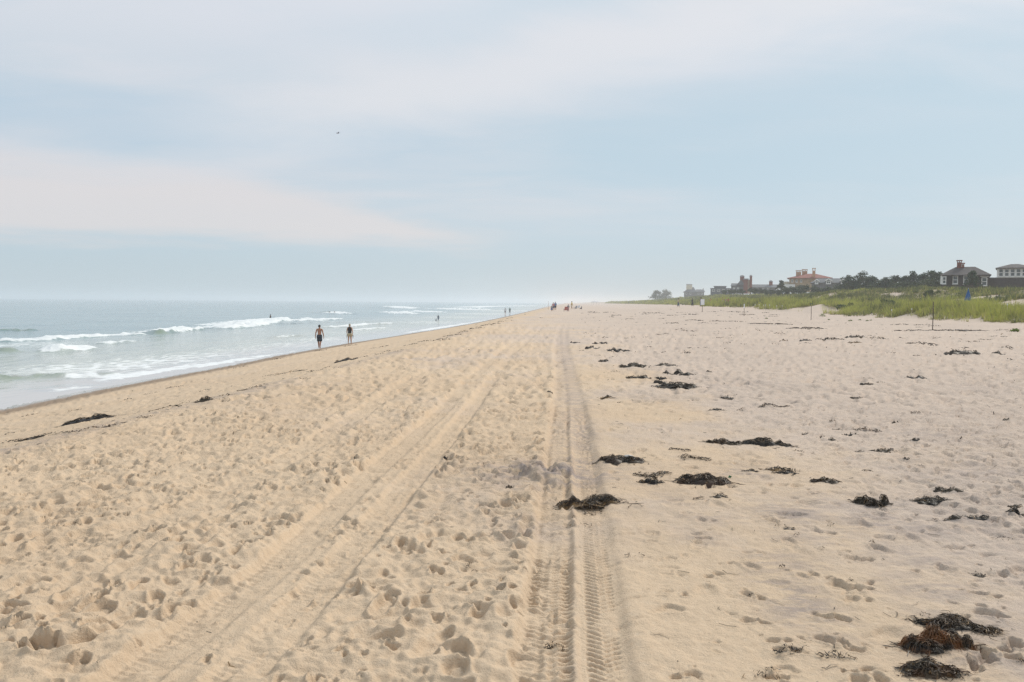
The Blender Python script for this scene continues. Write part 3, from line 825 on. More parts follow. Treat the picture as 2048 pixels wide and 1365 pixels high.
# ------------------------------------------------------------------ foliage helpers
def leaf_cloud(rs, centres, radii, n, size, flat=0.75):
    """n small leaf faces spread through the volume of several clumps"""
    centres = np.asarray(centres, float); radii = np.asarray(radii, float)
    w_ = radii ** 2; k = rs.choice(len(centres), n, p=w_ / w_.sum())
    d = rs.normal(size=(n, 3)); d /= np.linalg.norm(d, axis=1)[:, None]
    r = rs.rand(n) ** 0.45
    c = centres[k] + d * (radii[k] * r)[:, None] * np.array([1, 1, flat])
    a = rs.normal(size=(n, 3)); a /= np.linalg.norm(a, axis=1)[:, None]
    b = np.cross(a, rs.normal(size=(n, 3))); b /= np.linalg.norm(b, axis=1)[:, None]
    s_ = size * rs.uniform(0.5, 1.3, n)[:, None]
    V = np.stack([c - a * s_, c + b * s_ * 0.45, c + a * s_, c - b * s_ * 0.45], 1).reshape(-1, 3)
    return V, np.arange(n * 4).reshape(n, 4)


def foliage_mat(name, c1, c2, sc=1.2):
    if name in MATS:
        return MATS[name]
    m = bpy.data.materials.new(name); m.use_nodes = True; N = NT(m.node_tree)
    P = N.node('ShaderNodeNewGeometry')
    r = P.outputs['Random Per Island']
    n = N.noise(P.outputs['Position'], sc, 3.0, 0.6)
    f = N.math('ADD', N.math('MULTIPLY', n, 0.7), N.math('MULTIPLY', r, 0.35))
    c = N.mix(N.ss(f, 0.3, 0.75), c1, c2)
    p = N.node('ShaderNodeBsdfPrincipled', {'Base Color': c, 'Roughness': 0.7, 'Specular IOR Level': 0.2})
    N.node('ShaderNodeOutputMaterial', {'Surface': p.outputs[0]})
    MATS[name] = m
    return m


PINE = foliage_mat('pine_needles', (0.020, 0.040, 0.022), (0.065, 0.105, 0.045))
SHRUB = foliage_mat('shrub_leaves', (0.030, 0.048, 0.024), (0.085, 0.115, 0.048))
OLIVE = foliage_mat('dune_bush_leaves', (0.050, 0.075, 0.022), (0.12, 0.16, 0.045))
GREENLEAF = foliage_mat('beach_plant_leaves', (0.11, 0.17, 0.03), (0.22, 0.28, 0.06))
BARK = mat('bark', (0.09, 0.07, 0.05), 0.9, 0.2, 8.0)


def pine(px, ptop, pbase, Y, wpx, label, seed, lean=0.0, group=None, material=None, name='pine_tree'):
    rs = np.random.RandomState(seed)
    base = at_y(px, pbase, Y); top = at_y(px, ptop, Y)
    H = top.z - base.z + 0.4; W = wpx * Y / F / 2 * 1.25
    root = thing(name, label, 'tree', (base.x, base.y, base.z - 0.4), rs.uniform(0, 6), group)
    tr = MB(); tr.tube([(0, 0, -0.8), (lean * .3, 0, H * .35), (lean * .7, .1, H * .7), (lean, 0, H * .92)], [.16, .13, .09, .03], 7)
    cs = []; rr = []
    nb = 26
    for i in range(nb):
        f = (i + 0.5) / nb; a = i * 2.4 + rs.uniform(0, 1); z = H * (0.12 + 0.76 * f)
        rad = W * (1.05 - 0.70 * f ** 1.5) * rs.uniform(.45, 1.15)
        e = Vector((lean * f + math.cos(a) * rad, math.sin(a) * rad, z + rs.uniform(-.05, .12) * H))
        tr.tube([(lean * f * .8, 0, z - .12 * H), (e + Vector((lean * f * .8, 0, z - .1 * H))) * .5, e], [.06, .045, .015], 5)
        cs.append(tuple(e)); rr.append(W * rs.uniform(.14, .34))
        if rs.rand() < .6:
            cs.append((e.x * .55, e.y * .55, e.z + .05 * H)); rr.append(W * .38)
    cs.append((lean, 0, H * .96)); rr.append(W * .26)
    V, Q = leaf_cloud(rs, cs, rr, 2600, 0.09 + 0.0007 * Y * 0.6, 0.65)
    tr.build('trunk', BARK, root, True)
    link('crown', mesh_from('crown', V, Q, smooth=False), material or PINE, root)
    return root


def shrub(px, ptop, pbase, Y, wpx, label, seed, material=None, group=None, n=700, name='shrub'):
    rs = np.random.RandomState(seed)
    base = at_y(px, pbase, Y); top = at_y(px, ptop, Y)
    H = top.z - base.z; W = wpx * Y / F / 2
    root = thing(name, label, 'shrub', (base.x, base.y, base.z - 0.2), 0, group)
    cs = []; rr = []
    for i in range(8):
        cs.append((rs.uniform(-.8, .8) * W, rs.uniform(-.6, .6) * W, rs.uniform(.1, .62) * H)); rr.append(max(.3 * H, .33 * W) * rs.uniform(.7, 1.1))
    rr[0] = .36 * H; cs[0] = (rs.uniform(-.3, .3) * W, 0, .68 * H)
    V, Q = leaf_cloud(rs, cs, rr, n, 0.09 + 0.0007 * Y, 0.8)
    V[:, 2] = np.maximum(V[:, 2], -0.5)
    st = MB()
    for i in range(4):
        c = cs[i]; st.tube([(c[0] * .3, c[1] * .3, -.6), (c[0] * .8, c[1] * .8, c[2])], [.05, .02], 5)
    st.build('stem', BARK, root)
    link('foliage', mesh_from('foliage', V, Q, smooth=False), material or SHRUB, root)
    return root


# ------------------------------------------------------------------ houses
M_SHINGLE = mat('weathered_shingle', (0.060, 0.050, 0.045), 0.9, 0.18, 3.0, 0.01)
M_ROOFGREY = mat('grey_roof_shingle', (0.080, 0.072, 0.072), 0.9, 0.15, 2.0, 0.01)
M_SLATE = mat('slate_roof', (0.13, 0.14, 0.155), 0.8, 0.12, 1.5)
M_WHITE = mat('white_paint', (0.74, 0.74, 0.72), 0.6, 0.05, 3.0)
M_BRICK = mat('chimney_brick', (0.22, 0.068, 0.04), 0.9, 0.25, 5.0)
M_TANBRICK = mat('tan_brick', (0.46, 0.25, 0.13), 0.9, 0.15, 4.0)
M_REDTILE = mat('red_roof_tile', (0.26, 0.085, 0.062), 0.85, 0.18, 2.5)
M_STUCCO = mat('tan_stucco', (0.42, 0.31, 0.19), 0.9, 0.12, 1.0)
M_GREYWALL = mat('grey_shingle_wall', (0.17, 0.17, 0.175), 0.9, 0.12, 1.5)
M_DARKGREY = mat('dark_grey_siding', (0.075, 0.085, 0.10), 0.8, 0.1, 1.5)
M_CREAM = mat('cream_plaster', (0.62, 0.57, 0.45), 0.85, 0.08, 1.0)
M_LEAD = mat('grey_metal_cap', (0.30, 0.29, 0.30), 0.6, 0.1, 3.0)


def glass():
    m = bpy.data.materials.new('window_glass'); m.use_nodes = True; N = NT(m.node_tree)
    p = N.node('ShaderNodeBsdfPrincipled', {'Base Color': (0.05, 0.065, 0.07, 1), 'Roughness': 0.08, 'Specular IOR Level': 0.6})
    N.node('ShaderNodeOutputMaterial', {'Surface': p.outputs[0]})
    return m


M_GLASS = glass()


class House:
    def __init__(s, name, label, px0, pybase, Y, cat='house'):
        s.p0 = px0; s.yb = pybase; s.Y = Y
        b = at_y(px0, pybase, Y); tb = b.x / b.y; s.beta = math.atan(tb)
        s.root = thing(name, label, cat, tuple(b), -s.beta)

    def x(s, px): return (px - s.p0) * s.Y * math.cos(s.beta) / F
    def z(s, py): return (s.yb - py) * s.Y / F

    def box(s, name, m, x0, x1, ytop, ybot, y0=0.0, dep=6.0, parent=None, down=0.0):
        return MB().box(s.x(x0), s.x(x1), y0, y0 + dep, s.z(ybot) - down, s.z(ytop)).build(name, m, parent or s.root)

    def hip(s, m, x0, x1, yeave, yridge, ra, rb, y0=-0.4, dep=6.8, name='roof'):
        return MB().hip(s.x(x0), s.x(x1), y0, y0 + dep, s.z(yeave), s.z(yridge), s.x(ra), s.x(rb)).build(name, m, s.root)

    def window(s, x0, x1, ytop, ybot, y0=0.0, fw=0.13, mid=True, vbar=False):
        a, b, c, d = s.x(x0), s.x(x1), s.z(ybot), s.z(ytop)
        f = MB().box(a, a + fw, y0 - .07, y0 + .02, c, d).box(b - fw, b, y0 - .07, y0 + .02, c, d)
        f.box(a + fw, b - fw, y0 - .068, y0 + .02, d - fw, d).box(a + fw, b - fw, y0 - .068, y0 + .02, c, c + fw)
        o = f.build('window', M_WHITE, s.root)
        MB().box(a + fw, b - fw, y0 - .02, y0 + .01, c + fw, d - fw).build('pane', M_GLASS, o)
        g = MB()
        if mid:
            g.box(a + fw, b - fw, y0 - .05, y0 - .021, (c + d) / 2 - .05, (c + d) / 2 + .05)
        if vbar:
            g.box((a + b) / 2 - .04, (a + b) / 2 + .04, y0 - .055, y0 - .021, c + fw, d - fw)
        if g.v:
            g.build('sash_bar', M_WHITE, o)
        MB().box(a - .06, b + .06, y0 - .14, y0 + .02, c - .08, c - .002).build('sill', M_WHITE, o)

    def chimney(s, m, x0, x1, ytop, ybot, y0=2.5, dep=None, holes=0, cap=None):
        a, b, zt, zb = s.x(x0), s.x(x1), s.z(ytop), s.z(ybot)
        dep = dep or (b - a) * 0.8
        hh = (zt - zb) * 0.28 if holes else 0
        o = MB().box(a, b, y0, y0 + dep, zb - .8, zt - hh).build('chimney', m, s.root)
        if holes:
            n = holes + 1; pw = (b - a) * 0.5 / n
            for i in range(n):
                cx = a + (b - a - pw) * i / (n - 1) if n > 1 else a
                for q0 in (y0, y0 + dep - pw):
                    MB().box(cx, cx + pw, q0, q0 + pw, zt - hh + .002, zt - .182).build('arcade_pier', m, o)
        MB().box(a - .12, b + .12, y0 - .12, y0 + dep + .12, zt - .18, zt).build('cap', cap or m, o)
        return o


def build_houses():
    # shingled cottage with hip roof
    h = House('cottage', 'dark shingled cottage with hipped grey roof and tall red brick chimney', 1930, 575, 140)
    h.box('wall', M_SHINGLE, 1893, 1978, 550, 575, 0.0, 6.0, down=1.5)
    h.box('bay_wall', M_SHINGLE, 1881, 1892.8, 551, 574, -.9, 3.5, down=1.5)
    h.hip(M_ROOFGREY, 1878.5, 1981, 550.5, 533, 1910, 1949, -1.1, 7.8)
    h.box('fascia', M_WHITE, 1897.5, 1922, 549.9, 551.6, -.06, .05); h.box('fascia', M_WHITE, 1926, 1942, 549.9, 551.6, -.06, .05); h.box('fascia', M_WHITE, 1960, 1976, 553, 554.3, -.06, .05)
    h.box('corner_board', M_WHITE, 1880, 1883.5, 551.5, 569, -.96, .06)
    h.window(1883.8, 1892, 553.5, 568.5, -.9); h.window(1904.5, 1915.5, 551.8, 568.5); h.window(1926, 1937.5, 551.8, 568.7); h.window(1962, 1973.5, 555.5, 572)
    h.chimney(M_BRICK, 1912, 1921.6, 519.5, 535, 2.2, holes=2); h.chimney(M_BRICK, 1922, 1927, 525, 536, 2.3, holes=1)
    h.box('link_wall', M_SHINGLE, 1978.2, 1992.5, 557.5, 573, 1.0, 3.5, down=1.5); h.box('link_roof', M_SLATE, 1977.8, 1992.8, 555.6, 557.4, .8, 4.0)
    # pavilion with a band of tall windows
    h = House('pavilion_house', 'white upper storey with a row of tall windows over brown shingled wall', 2022, 573, 146)
    h.box('lower_wall', M_SHINGLE, 1993, 2066, 556, 573, 0.0, 7.0, down=2)
    h.box('upper_wall', M_WHITE, 1992.6, 2066.5, 536.5, 555.8, -.05, 7.1)
    h.hip(M_ROOFGREY, 1989.5, 2069, 536.3, 527.2, 2020, 2036, -.7, 8.4)
    for k in range(6):
        x0 = 1996.2 + k * 11.6
        h.window(x0, x0 + 9.6, 538.3, 553.3, -.05, .10, True)
    # villa with red tiled roof
    h = House('villa', 'tan villa with red tiled hip roof and three arcaded brick chimneys', 1620, 572, 265)
    h.box('wall', M_STUCCO, 1578, 1660, 557, 572, 0.0, 11, down=2)
    h.hip(M_REDTILE, 1573.5, 1664.5, 556.5, 546.8, 1616, 1630, -1.2, 13.4)
    h.chimney(M_TANBRICK, 1591, 1601.4, 540.4, 553, 3.0, holes=3); h.chimney(M_TANBRICK, 1603, 1613.8, 537.8, 551, 5.5, holes=3); h.chimney(M_TANBRICK, 1624, 1630, 536.8, 556, -.2, 1.2, holes=1)
    for a in (1582, 1591, 1600, 1642, 1650):
        h.window(a, a + 4.2, 559.5, 565, 0.0, .12, False, True)
    h.box('terrace_wall', M_CREAM, 1561, 1577, 563.5, 572, 1.0, 5, down=2); h.box('balustrade', M_WHITE, 1556, 1590, 569.4, 571.5, -2.0, .4, down=1.2)
    # grey house with white dormers
    h = House('dormer_house', 'long grey roofed house with white framed dormers below the red roof', 1660, 572, 232)
    h.box('wall', M_GREYWALL, 1623, 1697, 566, 572, 0.0, 7, down=2)
    h.hip(M_SLATE, 1620, 1698, 566, 556.5, 1636, 1697.4, -.5, 8)
    for (a, b, t, ye) in ((1627, 1639, 559.5, 563.3), (1649.5, 1664, 558.2, 562), (1679, 1691, 558.8, 562)):
        xa, xb = h.x(a), h.x(b)
        d = MB().gable_y(xa, xb, -1.0, 3.0, h.z(ye), h.z(t)).build('dormer_roof', M_SLATE, h.root)
        h.box('dormer_wall', M_GREYWALL, a + 1.2, b - 1.2, ye, 569, -.8, 3.2)
        tr = MB(); xm = (xa + xb) / 2
        for sx in (xa, xb):
            tr.add([(sx, -1.12, h.z(ye) - .25), (sx, -1.12, h.z(ye) + .1), (xm, -1.12, h.z(t) + .18), (xm, -1.12, h.z(t) - .2), (sx, -1.01, h.z(ye) - .25), (sx, -1.01, h.z(ye) + .1), (xm, -1.01, h.z(t) + .18), (xm, -1.01, h.z(t) - .2)],
                   [(0, 1, 2, 3), (7, 6, 5, 4), (0, 4, 5, 1), (1, 5, 6, 2), (2, 6, 7, 3), (3, 7, 4, 0)])
        tr.build('bargeboard', M_WHITE, d)
        h.window(a + 2.6, b - 2.6, ye + .3, 568.5, -.8, .2, False, True)
    # house with brick gable and capped chimneys
    h = House('brick_house', 'brick gabled house with two tall domed chimneys and long slate roofs', 1500, 578, 335)
    h.box('gable_wall', M_BRICK, 1487, 1495.5, 559.5, 578, 0.0, 8, down=2); h.box('plaster_wall', M_STUCCO, 1495.7, 1502, 560, 578, .6, 7, down=2)
    h.box('wing_wall', M_GREYWALL, 1462, 1486.8, 571, 578, 1.0, 8, down=2); h.box('wing_wall', M_GREYWALL, 1504.5, 1556, 574, 578, 1.0, 8, down=2)
    h.hip(M_SLATE, 1461, 1488, 572, 566.6, 1462, 1482, .3, 9.5); h.hip(M_SLATE, 1503, 1557, 575, 568.8, 1503.5, 1555, .3, 9.5)
    MB().gable_y(h.x(1473), h.x(1490), 0.2, 9, h.z(570), h.z(560)).build('cross_gable', M_SLATE, h.root)
    h.box('gable_roof', M_LEAD, 1486.5, 1497, 557.6, 559.4, -.4, 8.8)
    c = h.chimney(M_BRICK, 1479.3, 1488, 552.5, 566, 3.0, cap=M_LEAD); MB().rings([(h.x(1483.7), 3.75, h.z(552.5) + .002, .9, .8), (h.x(1483.7), 3.75, h.z(551), .75, .7), (h.x(1483.7), 3.75, h.z(550.2), .3, .3)], 10).build('dome', M_LEAD, c)
    c = h.chimney(M_BRICK, 1498.8, 1503.8, 552.5, 572, -.4, 1.0, cap=M_LEAD); MB().rings([(h.x(1501.3), .1, h.z(552.5) + .002, .5, .5), (h.x(1501.3), .1, h.z(551), .42, .42), (h.x(1501.3), .1, h.z(550.2), .15, .15)], 10).build('dome', M_LEAD, c)
    c = h.chimney(M_BRICK, 1538, 1545, 562.5, 570.5, 3.5, cap=M_LEAD); MB().rings([(h.x(1541.5), 4.1, h.z(562.5) + .002, .7, .6), (h.x(1541.5), 4.1, h.z(561), .5, .5), (h.x(1541.5), 4.1, h.z(560.4), .2, .2)], 10).build('dome', M_LEAD, c)
    h.box('end_wall', M_WHITE, 1551.5, 1556.2, 575.2, 578, .9, .05, down=.5)
    for a in (1466, 1474, 1512, 1524, 1534):
        h.window(a, a + 4, 575, 578, 1.0, .15, False)
    # low modern house
    h = House('low_modern_house', 'low flat-roofed dark grey house on the dune crest', 1440, 584, 415)
    h.box('wall', M_DARKGREY, 1421, 1464, 577.5, 584, 0.0, 12, down=3); h.box('roof', M_SLATE, 1420, 1465, 576.7, 577.4, -.6, 13)
    h.box('upper_wall', M_DARKGREY, 1428, 1452, 573.2, 576.6, 1.5, 9); h.box('upper_roof', M_SLATE, 1426.5, 1453.5, 572.4, 573.1, .9, 10)
    for a in (1424, 1434, 1444, 1454):
        h.window(a, a + 6, 579, 583, 0.0, .15, False)
    # far grey house with a pale tower
    h = House('tower_house', 'hazy far grey gabled house with a pale square tower', 1388, 590, 540)
    h.box('tower', M_CREAM, 1372.3, 1384, 570, 590, 2.0, 4.5, down=3); h.box('parapet', M_LEAD, 1371.8, 1384.6, 568.8, 569.9, 1.8, 4.9)
    h.box('wall', M_GREYWALL, 1368, 1392, 585, 590, 0, 9, down=3); h.box('wall', M_GREYWALL, 1391.9 + .3, 1408, 584, 590, 1, 8, down=3)
    h.hip(M_SLATE, 1365.5, 1394, 585, 574.5, 1381, 1387, -.8, 10.6); h.hip(M_SLATE, 1391, 1410, 584, 579, 1392, 1407, .2, 9.5)
    h.box('chimney', M_LEAD, 1405.5, 1407, 576.5, 583, 3, .8)
    for a in (1371, 1379, 1395, 1402):
        h.window(a, a + 3.5, 586, 589, (0 if a < 1390 else 1.0), .15, False)


build_houses()

# ------------------------------------------------------------------ trees and shrubs on the dune crest
for i, (px, pt, pb, Y, wp, lab) in enumerate([
    (1700, 552, 583, 178, 34, 'spreading dark pine at the left end of the pine row'),
    (1722, 546, 583, 175, 36, 'tallest pine with a peaked crown right of the dormers'),
    (1745, 553, 583, 172, 32, 'ragged pine just right of the tallest pine'),
    (1770, 557, 583, 170, 34, 'low dense pine in the gap of the pine row'),
    (1788, 553, 583, 168, 30, 'rounded pine in the middle of the pine row'),
    (1806, 552, 582, 166, 30, 'pine with open crown right of the row middle'),
    (1824, 545, 581, 164, 28, 'slender pine with one tall leader near the cottage'),
    (1845, 549, 580, 162, 32, 'thick pine second from the cottage'),
    (1860, 542, 580, 160, 28, 'tall wind-bent pine beside the cottage roof'),
    (1876, 546, 580, 158, 26, 'dark pine touching the left end of the cottage'),
]):
    pine(px, pt, pb, Y, wp, lab, 40 + i, 0.5, 'pines along the dune crest')
pine(1314, 583, 600, 640, 22, 'far rounded tree on the left of the hazy clump', 71, 0.2, 'hazy far trees', SHRUB, 'broad_tree')
pine(1332, 582, 600, 650, 26, 'far broader tree on the right of the hazy clump', 72, 0.2, 'hazy far trees', SHRUB, 'broad_tree')
pine(1948, 544, 572, 134, 22, 'small bent dark tree growing against the cottage wall', 75, 0.6, None, PINE, 'small_tree')
pine(1562, 563, 580, 250, 14, 'small round tree beside the white terrace of the red roofed villa', 76, 0.1, None, SHRUB, 'small_tree')
_rs = np.random.RandomState(5)
SHL = 'dark green shrub in the hedge along the dune crest below the houses'
for i, px in enumerate(np.linspace(1450, 1880, 46)):
    Y = float(np.interp(px, [1450, 1560, 1700, 1880], [300, 235, 180, 148])) * _rs.uniform(.97, 1.03)
    pb = float(np.interp(px, [1450, 1560, 1700, 1800, 1880], [583, 584, 585, 584, 580])) + _rs.uniform(-.5, 2)
    ht = float(np.interp(px, [1450, 1500, 1555, 1570, 1610, 1650, 1690, 1720, 1880], [6, 8, 7, 13, 16, 15, 20, 26, 26])) * _rs.uniform(.8, 1.15)
    shrub(px + _rs.uniform(-4, 4), pb - ht, pb + 1, Y, _rs.uniform(17, 27), SHL, 100 + i, SHRUB, 'hedge shrubs on the dune crest', 520, 'hedge_shrub')
for i, (px, pt, pb, Y, wp, lab) in enumerate([
    (1697, 602, 619, 108, 44, 'dark rounded bush among the pale dune grass behind the sand notch'),
    (1772, 594, 612, 104, 34, 'dark bush in the dune grass left of the blue umbrella'),
    (1922, 571, 582, 122, 22, 'low green bush in front of the cottage windows'),
    (1862, 577, 588, 120, 26, 'grey-green bush below the left end of the cottage'),
    (1585, 597, 607, 140, 16, 'small dark bush in the middle of the dune grass'),
    (2000, 588, 602, 100, 60, 'wide olive bush on the slope right of the umbrella'),
]):
    shrub(px, pt, pb, Y, wp, lab, 300 + i, OLIVE, 'bushes in the dune grass', 700, 'dune_bush')


# ------------------------------------------------------------------ dune grass (nobody could count it)
def build_grass():
    rs = np.random.RandomState(9)
    n = 330000
    Y = np.exp(rs.uniform(math.log(58), math.log(900), n) * 1.0)
    t = rs.uniform(-1.5, 34, n)
    X = ip(TOE, Y) + t
    inview = (X / Y < 0.78)
    cov = grass_cover(X, Y)
    keep = inview & (rs.rand(n) < cov * np.interp(t, [-1, 4, 34], [1, 1, .6]))
    X, Y, t = X[keep], Y[keep], t[keep]
    # pull blades together into tufts
    n = len(X)
    z = zbase(X, Y) - 0.04
    h = np.interp(t, [-1, 2, 8, 14, 30], [.7, .95, .85, .7, .5]) * rs.uniform(.6, 1.3, n) * (1 + .5 * vnoise(X / 3, Y / 3, 1)) * np.clip(.85 + 1.1 * fbm(X, Y, 1 / .9, 2, 2), .35, 1.5)
    wd = 0.006 + 0.00026 * Y
    blades = 4
    V = np.zeros((n, blades, 3, 3), np.float32); A = np.zeros((n, blades, 3), np.float32)
    tint = np.clip(.66 + .9 * fbm(X, Y, 1 / 6.0, 3, 2) + .7 * fbm(X, Y, 1 / 1.1, 2, 6) + rs.normal(0, .25, n) - .55 * sst(t, 9, 22), 0, 1)
    for b in range(blades):
        a = rs.uniform(0, 2 * np.pi, n); l = rs.uniform(.1, .55, n) * h
        dx, dy = np.cos(a), np.sin(a); ox = rs.normal(0, .10, n); oy = rs.normal(0, .10, n)
        a2 = rs.uniform(0, 2 * np.pi, n); sx, sy = np.cos(a2) * wd, np.sin(a2) * wd
        bx, by = X + ox, Y + oy; hb = h * rs.uniform(.6, 1.15, n)
        V[:, b, 0] = np.stack([bx - sx, by - sy, z], -1); V[:, b, 1] = np.stack([bx + sx, by + sy, z], -1)
        V[:, b, 2] = np.stack([bx + dx * l, by + dy * l, z + hb], -1)
        A[:, b, :] = tint[:, None]
    nb = n * blades
    T = np.arange(nb * 3).reshape(nb, 3)
    up = np.tile(np.array([0, 0, 1], np.float32), nb)
    m = bpy.data.materials.new('dune_grass'); m.use_nodes = True; N = NT(m.node_tree)
    P = N.node('ShaderNodeNewGeometry')
    tn = N.attr('tint')
    c = N.mix(N.ss(tn, 0.2, 0.8), (0.11, 0.135, 0.055), (0.42, 0.44, 0.10))
    c = N.mix(N.ss(P.outputs['Random Per Island'], 0.74, 0.95), c, (0.42, 0.36, 0.16))
    c = N.mix(N.ss(N.attr('up'), 0.35, 0.0), c, (0.30, 0.24, 0.12))
    df = N.node('ShaderNodeBsdfDiffuse', {'Color': c}); tl = N.node('ShaderNodeBsdfTranslucent', {'Color': c})
    mx = N.node('ShaderNodeMixShader', {0: 0.35, 1: df.outputs[0], 2: tl.outputs[0]})
    N.node('ShaderNodeOutputMaterial', {'Surface': mx.outputs[0]})
    o = link('dune_grass', mesh_from('dune_grass', V.reshape(-1, 3), T, dict(tint=A.ravel(), up=up), False), m)
    tag(o, 'tall yellow-green grass covering the dunes', 'grass', None, 'stuff')
    print('grass tris', len(T))


build_grass()


# ------------------------------------------------------------------ seaweed on the sand
def weed_material():
    m = bpy.data.materials.new('dried_seaweed'); m.use_nodes = True; N = NT(m.node_tree)
    g = N.node('ShaderNodeNewGeometry')
    r = g.outputs['Random Per Island']
    c = N.mix(N.ss(r, 0.0, 1.0), (0.012, 0.010, 0.009), (0.075, 0.055, 0.032))
    c = N.mix(N.ss(r, 0.86, 0.97), c, (0.22, 0.13, 0.05))
    n = N.noise(g.outputs['Position'], 9.0, 3.0)
    c = N.mix(N.math('MULTIPLY', N.attr('rust'), N.ss(n, 0.42, 0.62)), c, (0.20, 0.075, 0.018))
    p = N.node('ShaderNodeBsdfPrincipled', {'Base Color': c, 'Roughness': 0.55, 'Specular IOR Level': 0.4})
    N.node('ShaderNodeOutputMaterial', {'Surface': p.outputs[0]})
    return m


WEED = weed_material()
GREENWEED = None


def gfull(X, Y): return zbase(X, Y) + relief(np.asarray(X, float), np.asarray(Y, float))


def seaweed(px, py, wpx, hpx, label, seed, style='clump', ang=0.0, group=None, rust=0.0, name='seaweed_clump', dens=1.0):
    rs = np.random.RandomState(seed)
    x, y, z = ground(px, py)
    sc = F / y                                               # pixels per metre
    a = wpx / sc / 2
    slope = (CAM_Z - z) / y
    if style == 'wisp':
        b = max(0.5 * a, .03); h = 0.02
    elif style == 'line':
        b = max(0.14 * a, 0.07); h = max(0.03, min(.10, hpx / sc * .5))
    else:
        b = 0.55 * a; h = max(0.025, hpx / sc - 2 * b * slope * .55)
        h = min(h, (0.5 if hpx / wpx > 0.4 else 0.27) * a)
    pxm = 1024.0 / 2048 * sc                                   # render pixels per metre
    wd = max(0.0016, 0.27 / pxm)
    area = wpx * max(hpx, 4) / 4.0
    n = int(np.clip(area * (0.9 if style != 'wisp' else 0.12) * dens, 10, 1300))
    seg = 7 if pxm > 90 else 4
    n = int(n * 1.6) if style == 'line' else n; th0 = None
    L = np.clip(rs.uniform(.3, 1.0, n) ** 1.4 * (a * (.75 if style != 'line' else .35)), 0.025, .15 if pxm > 60 else .6)
    th0 = rs.uniform(0, 2 * np.pi, n); r0 = rs.rand(n) ** .6
    nl = rs.randint(5, 9)
    lu = np.linspace(-.78, .78, nl) + rs.normal(0, .1, nl); lv = rs.normal(0, .42, nl) * (1 - .5 * np.abs(lu)); lr = rs.uniform(.24, .46, nl) * (1.1 - .5 * np.abs(lu)); lh = rs.uniform(.45, 1.0, nl) * (1.1 - .6 * np.abs(lu))
    lh = lh / lh.max()
    if style == 'line':
        u0 = rs.uniform(-1, 1, n); v0 = rs.normal(0, .5, n)
        th = rs.normal(0, .5, n) + np.pi * (rs.rand(n) < .5)
    else:
        pk = rs.choice(nl, n, p=lr / lr.sum()); rd = np.abs(rs.normal(0, .55, n))
        u0 = lu[pk] + rd * lr[pk] * np.cos(th0); v0 = lv[pk] + rd * lr[pk] * 1.7 * np.sin(th0)
        stray = rs.rand(n) < .11
        u0 = np.where(stray, u0 * rs.uniform(1.0, 1.7, n), u0); v0 = np.where(stray, v0 * rs.uniform(1.0, 2.4, n), v0)
        th = rs.uniform(0, 2 * np.pi, n)
    if style == 'wisp':
        u0 = rs.uniform(-.9, .9, n); v0 = rs.normal(0, .35, n) + .3 * np.sin(u0 * 3)
    cu = rs.normal(0, 4.5, n)
    P = np.zeros((n, seg + 1, 2)); D = np.zeros((n, seg + 1)); cx = u0 * a; cy = v0 * b
    hv = rs.rand(n) ** .7
    for k in range(seg + 1):
        P[:, k, 0] = cx; P[:, k, 1] = cy; D[:, k] = th
        cx = cx + np.cos(th) * L / seg; cy = cy + np.sin(th) * L / seg * (.8 if style != 'line' else .35)
        th = th + cu / seg + rs.normal(0, .35, n)
    if style == 'line':
        P[:, :, 1] += (.5 * b + .12 * a) * np.sin(P[:, :, 0] / a * 2.6 + seed)
    ca, sa = math.cos(ang), math.sin(ang)
    rr = (P[:, :, 0] / a) ** 2 + (P[:, :, 1] / b) ** 2
    lump = .62 + .75 * fbm(P[:, :, 0] / a * 2 + seed, P[:, :, 1] / a * 2, 1.2, 2, seed % 5)
    def heap(pu, pv):
        hh_ = np.zeros_like(pu)
        for q in range(nl):
            d2 = ((pu - lu[q]) / (lr[q] * 1.25)) ** 2 + ((pv - lv[q]) / (lr[q] * 2.1)) ** 2
            hh_ = np.maximum(hh_, lh[q] * np.clip(1 - d2, 0, 1) ** .6)
        return hh_
    dome = h * heap(P[:, :, 0] / a, P[:, :, 1] / b) * (.75 + .5 * lump)
    if style == 'line':
        dome = h * np.clip(lump, .1, 1.3) * np.clip(1 - (P[:, :, 0] / a) ** 2, 0, 1) ** .5
    zz = dome * hv[:, None] + .004 + np.abs(rs.normal(0, .10, (n, seg + 1))) * dome + (.006 * rs.rand(n, seg + 1) if style == 'wisp' else 0)
    WX = x + P[:, :, 0] * ca - P[:, :, 1] * sa; WY = y + P[:, :, 0] * sa + P[:, :, 1] * ca
    G = gfull(WX.ravel(), WY.ravel()).reshape(WX.shape)
    tp = np.sin(np.linspace(.25, np.pi - .12, seg + 1))[None, :]
    tilt = rs.uniform(-1.2, 1.2, (n, 1)); ww = wd * rs.uniform(.6, 1.7, (n, 1)) * tp
    nx = -np.sin(D + ang) * np.cos(tilt) * ww; ny = np.cos(D + ang) * np.cos(tilt) * ww; nz = np.sin(tilt) * ww
    c = np.stack([WX - x, WY - y, G + zz - z], -1); o_ = np.stack([nx, ny, nz], -1)
    V = np.stack([c - o_, c + o_], 2).reshape(-1, 3)
    idx = np.arange(n * (seg + 1) * 2).reshape(n, seg + 1, 2)
    Q = np.stack([idx[:, :-1, 0], idx[:, :-1, 1], idx[:, 1:, 1], idx[:, 1:, 0]], -1).reshape(-1, 4)
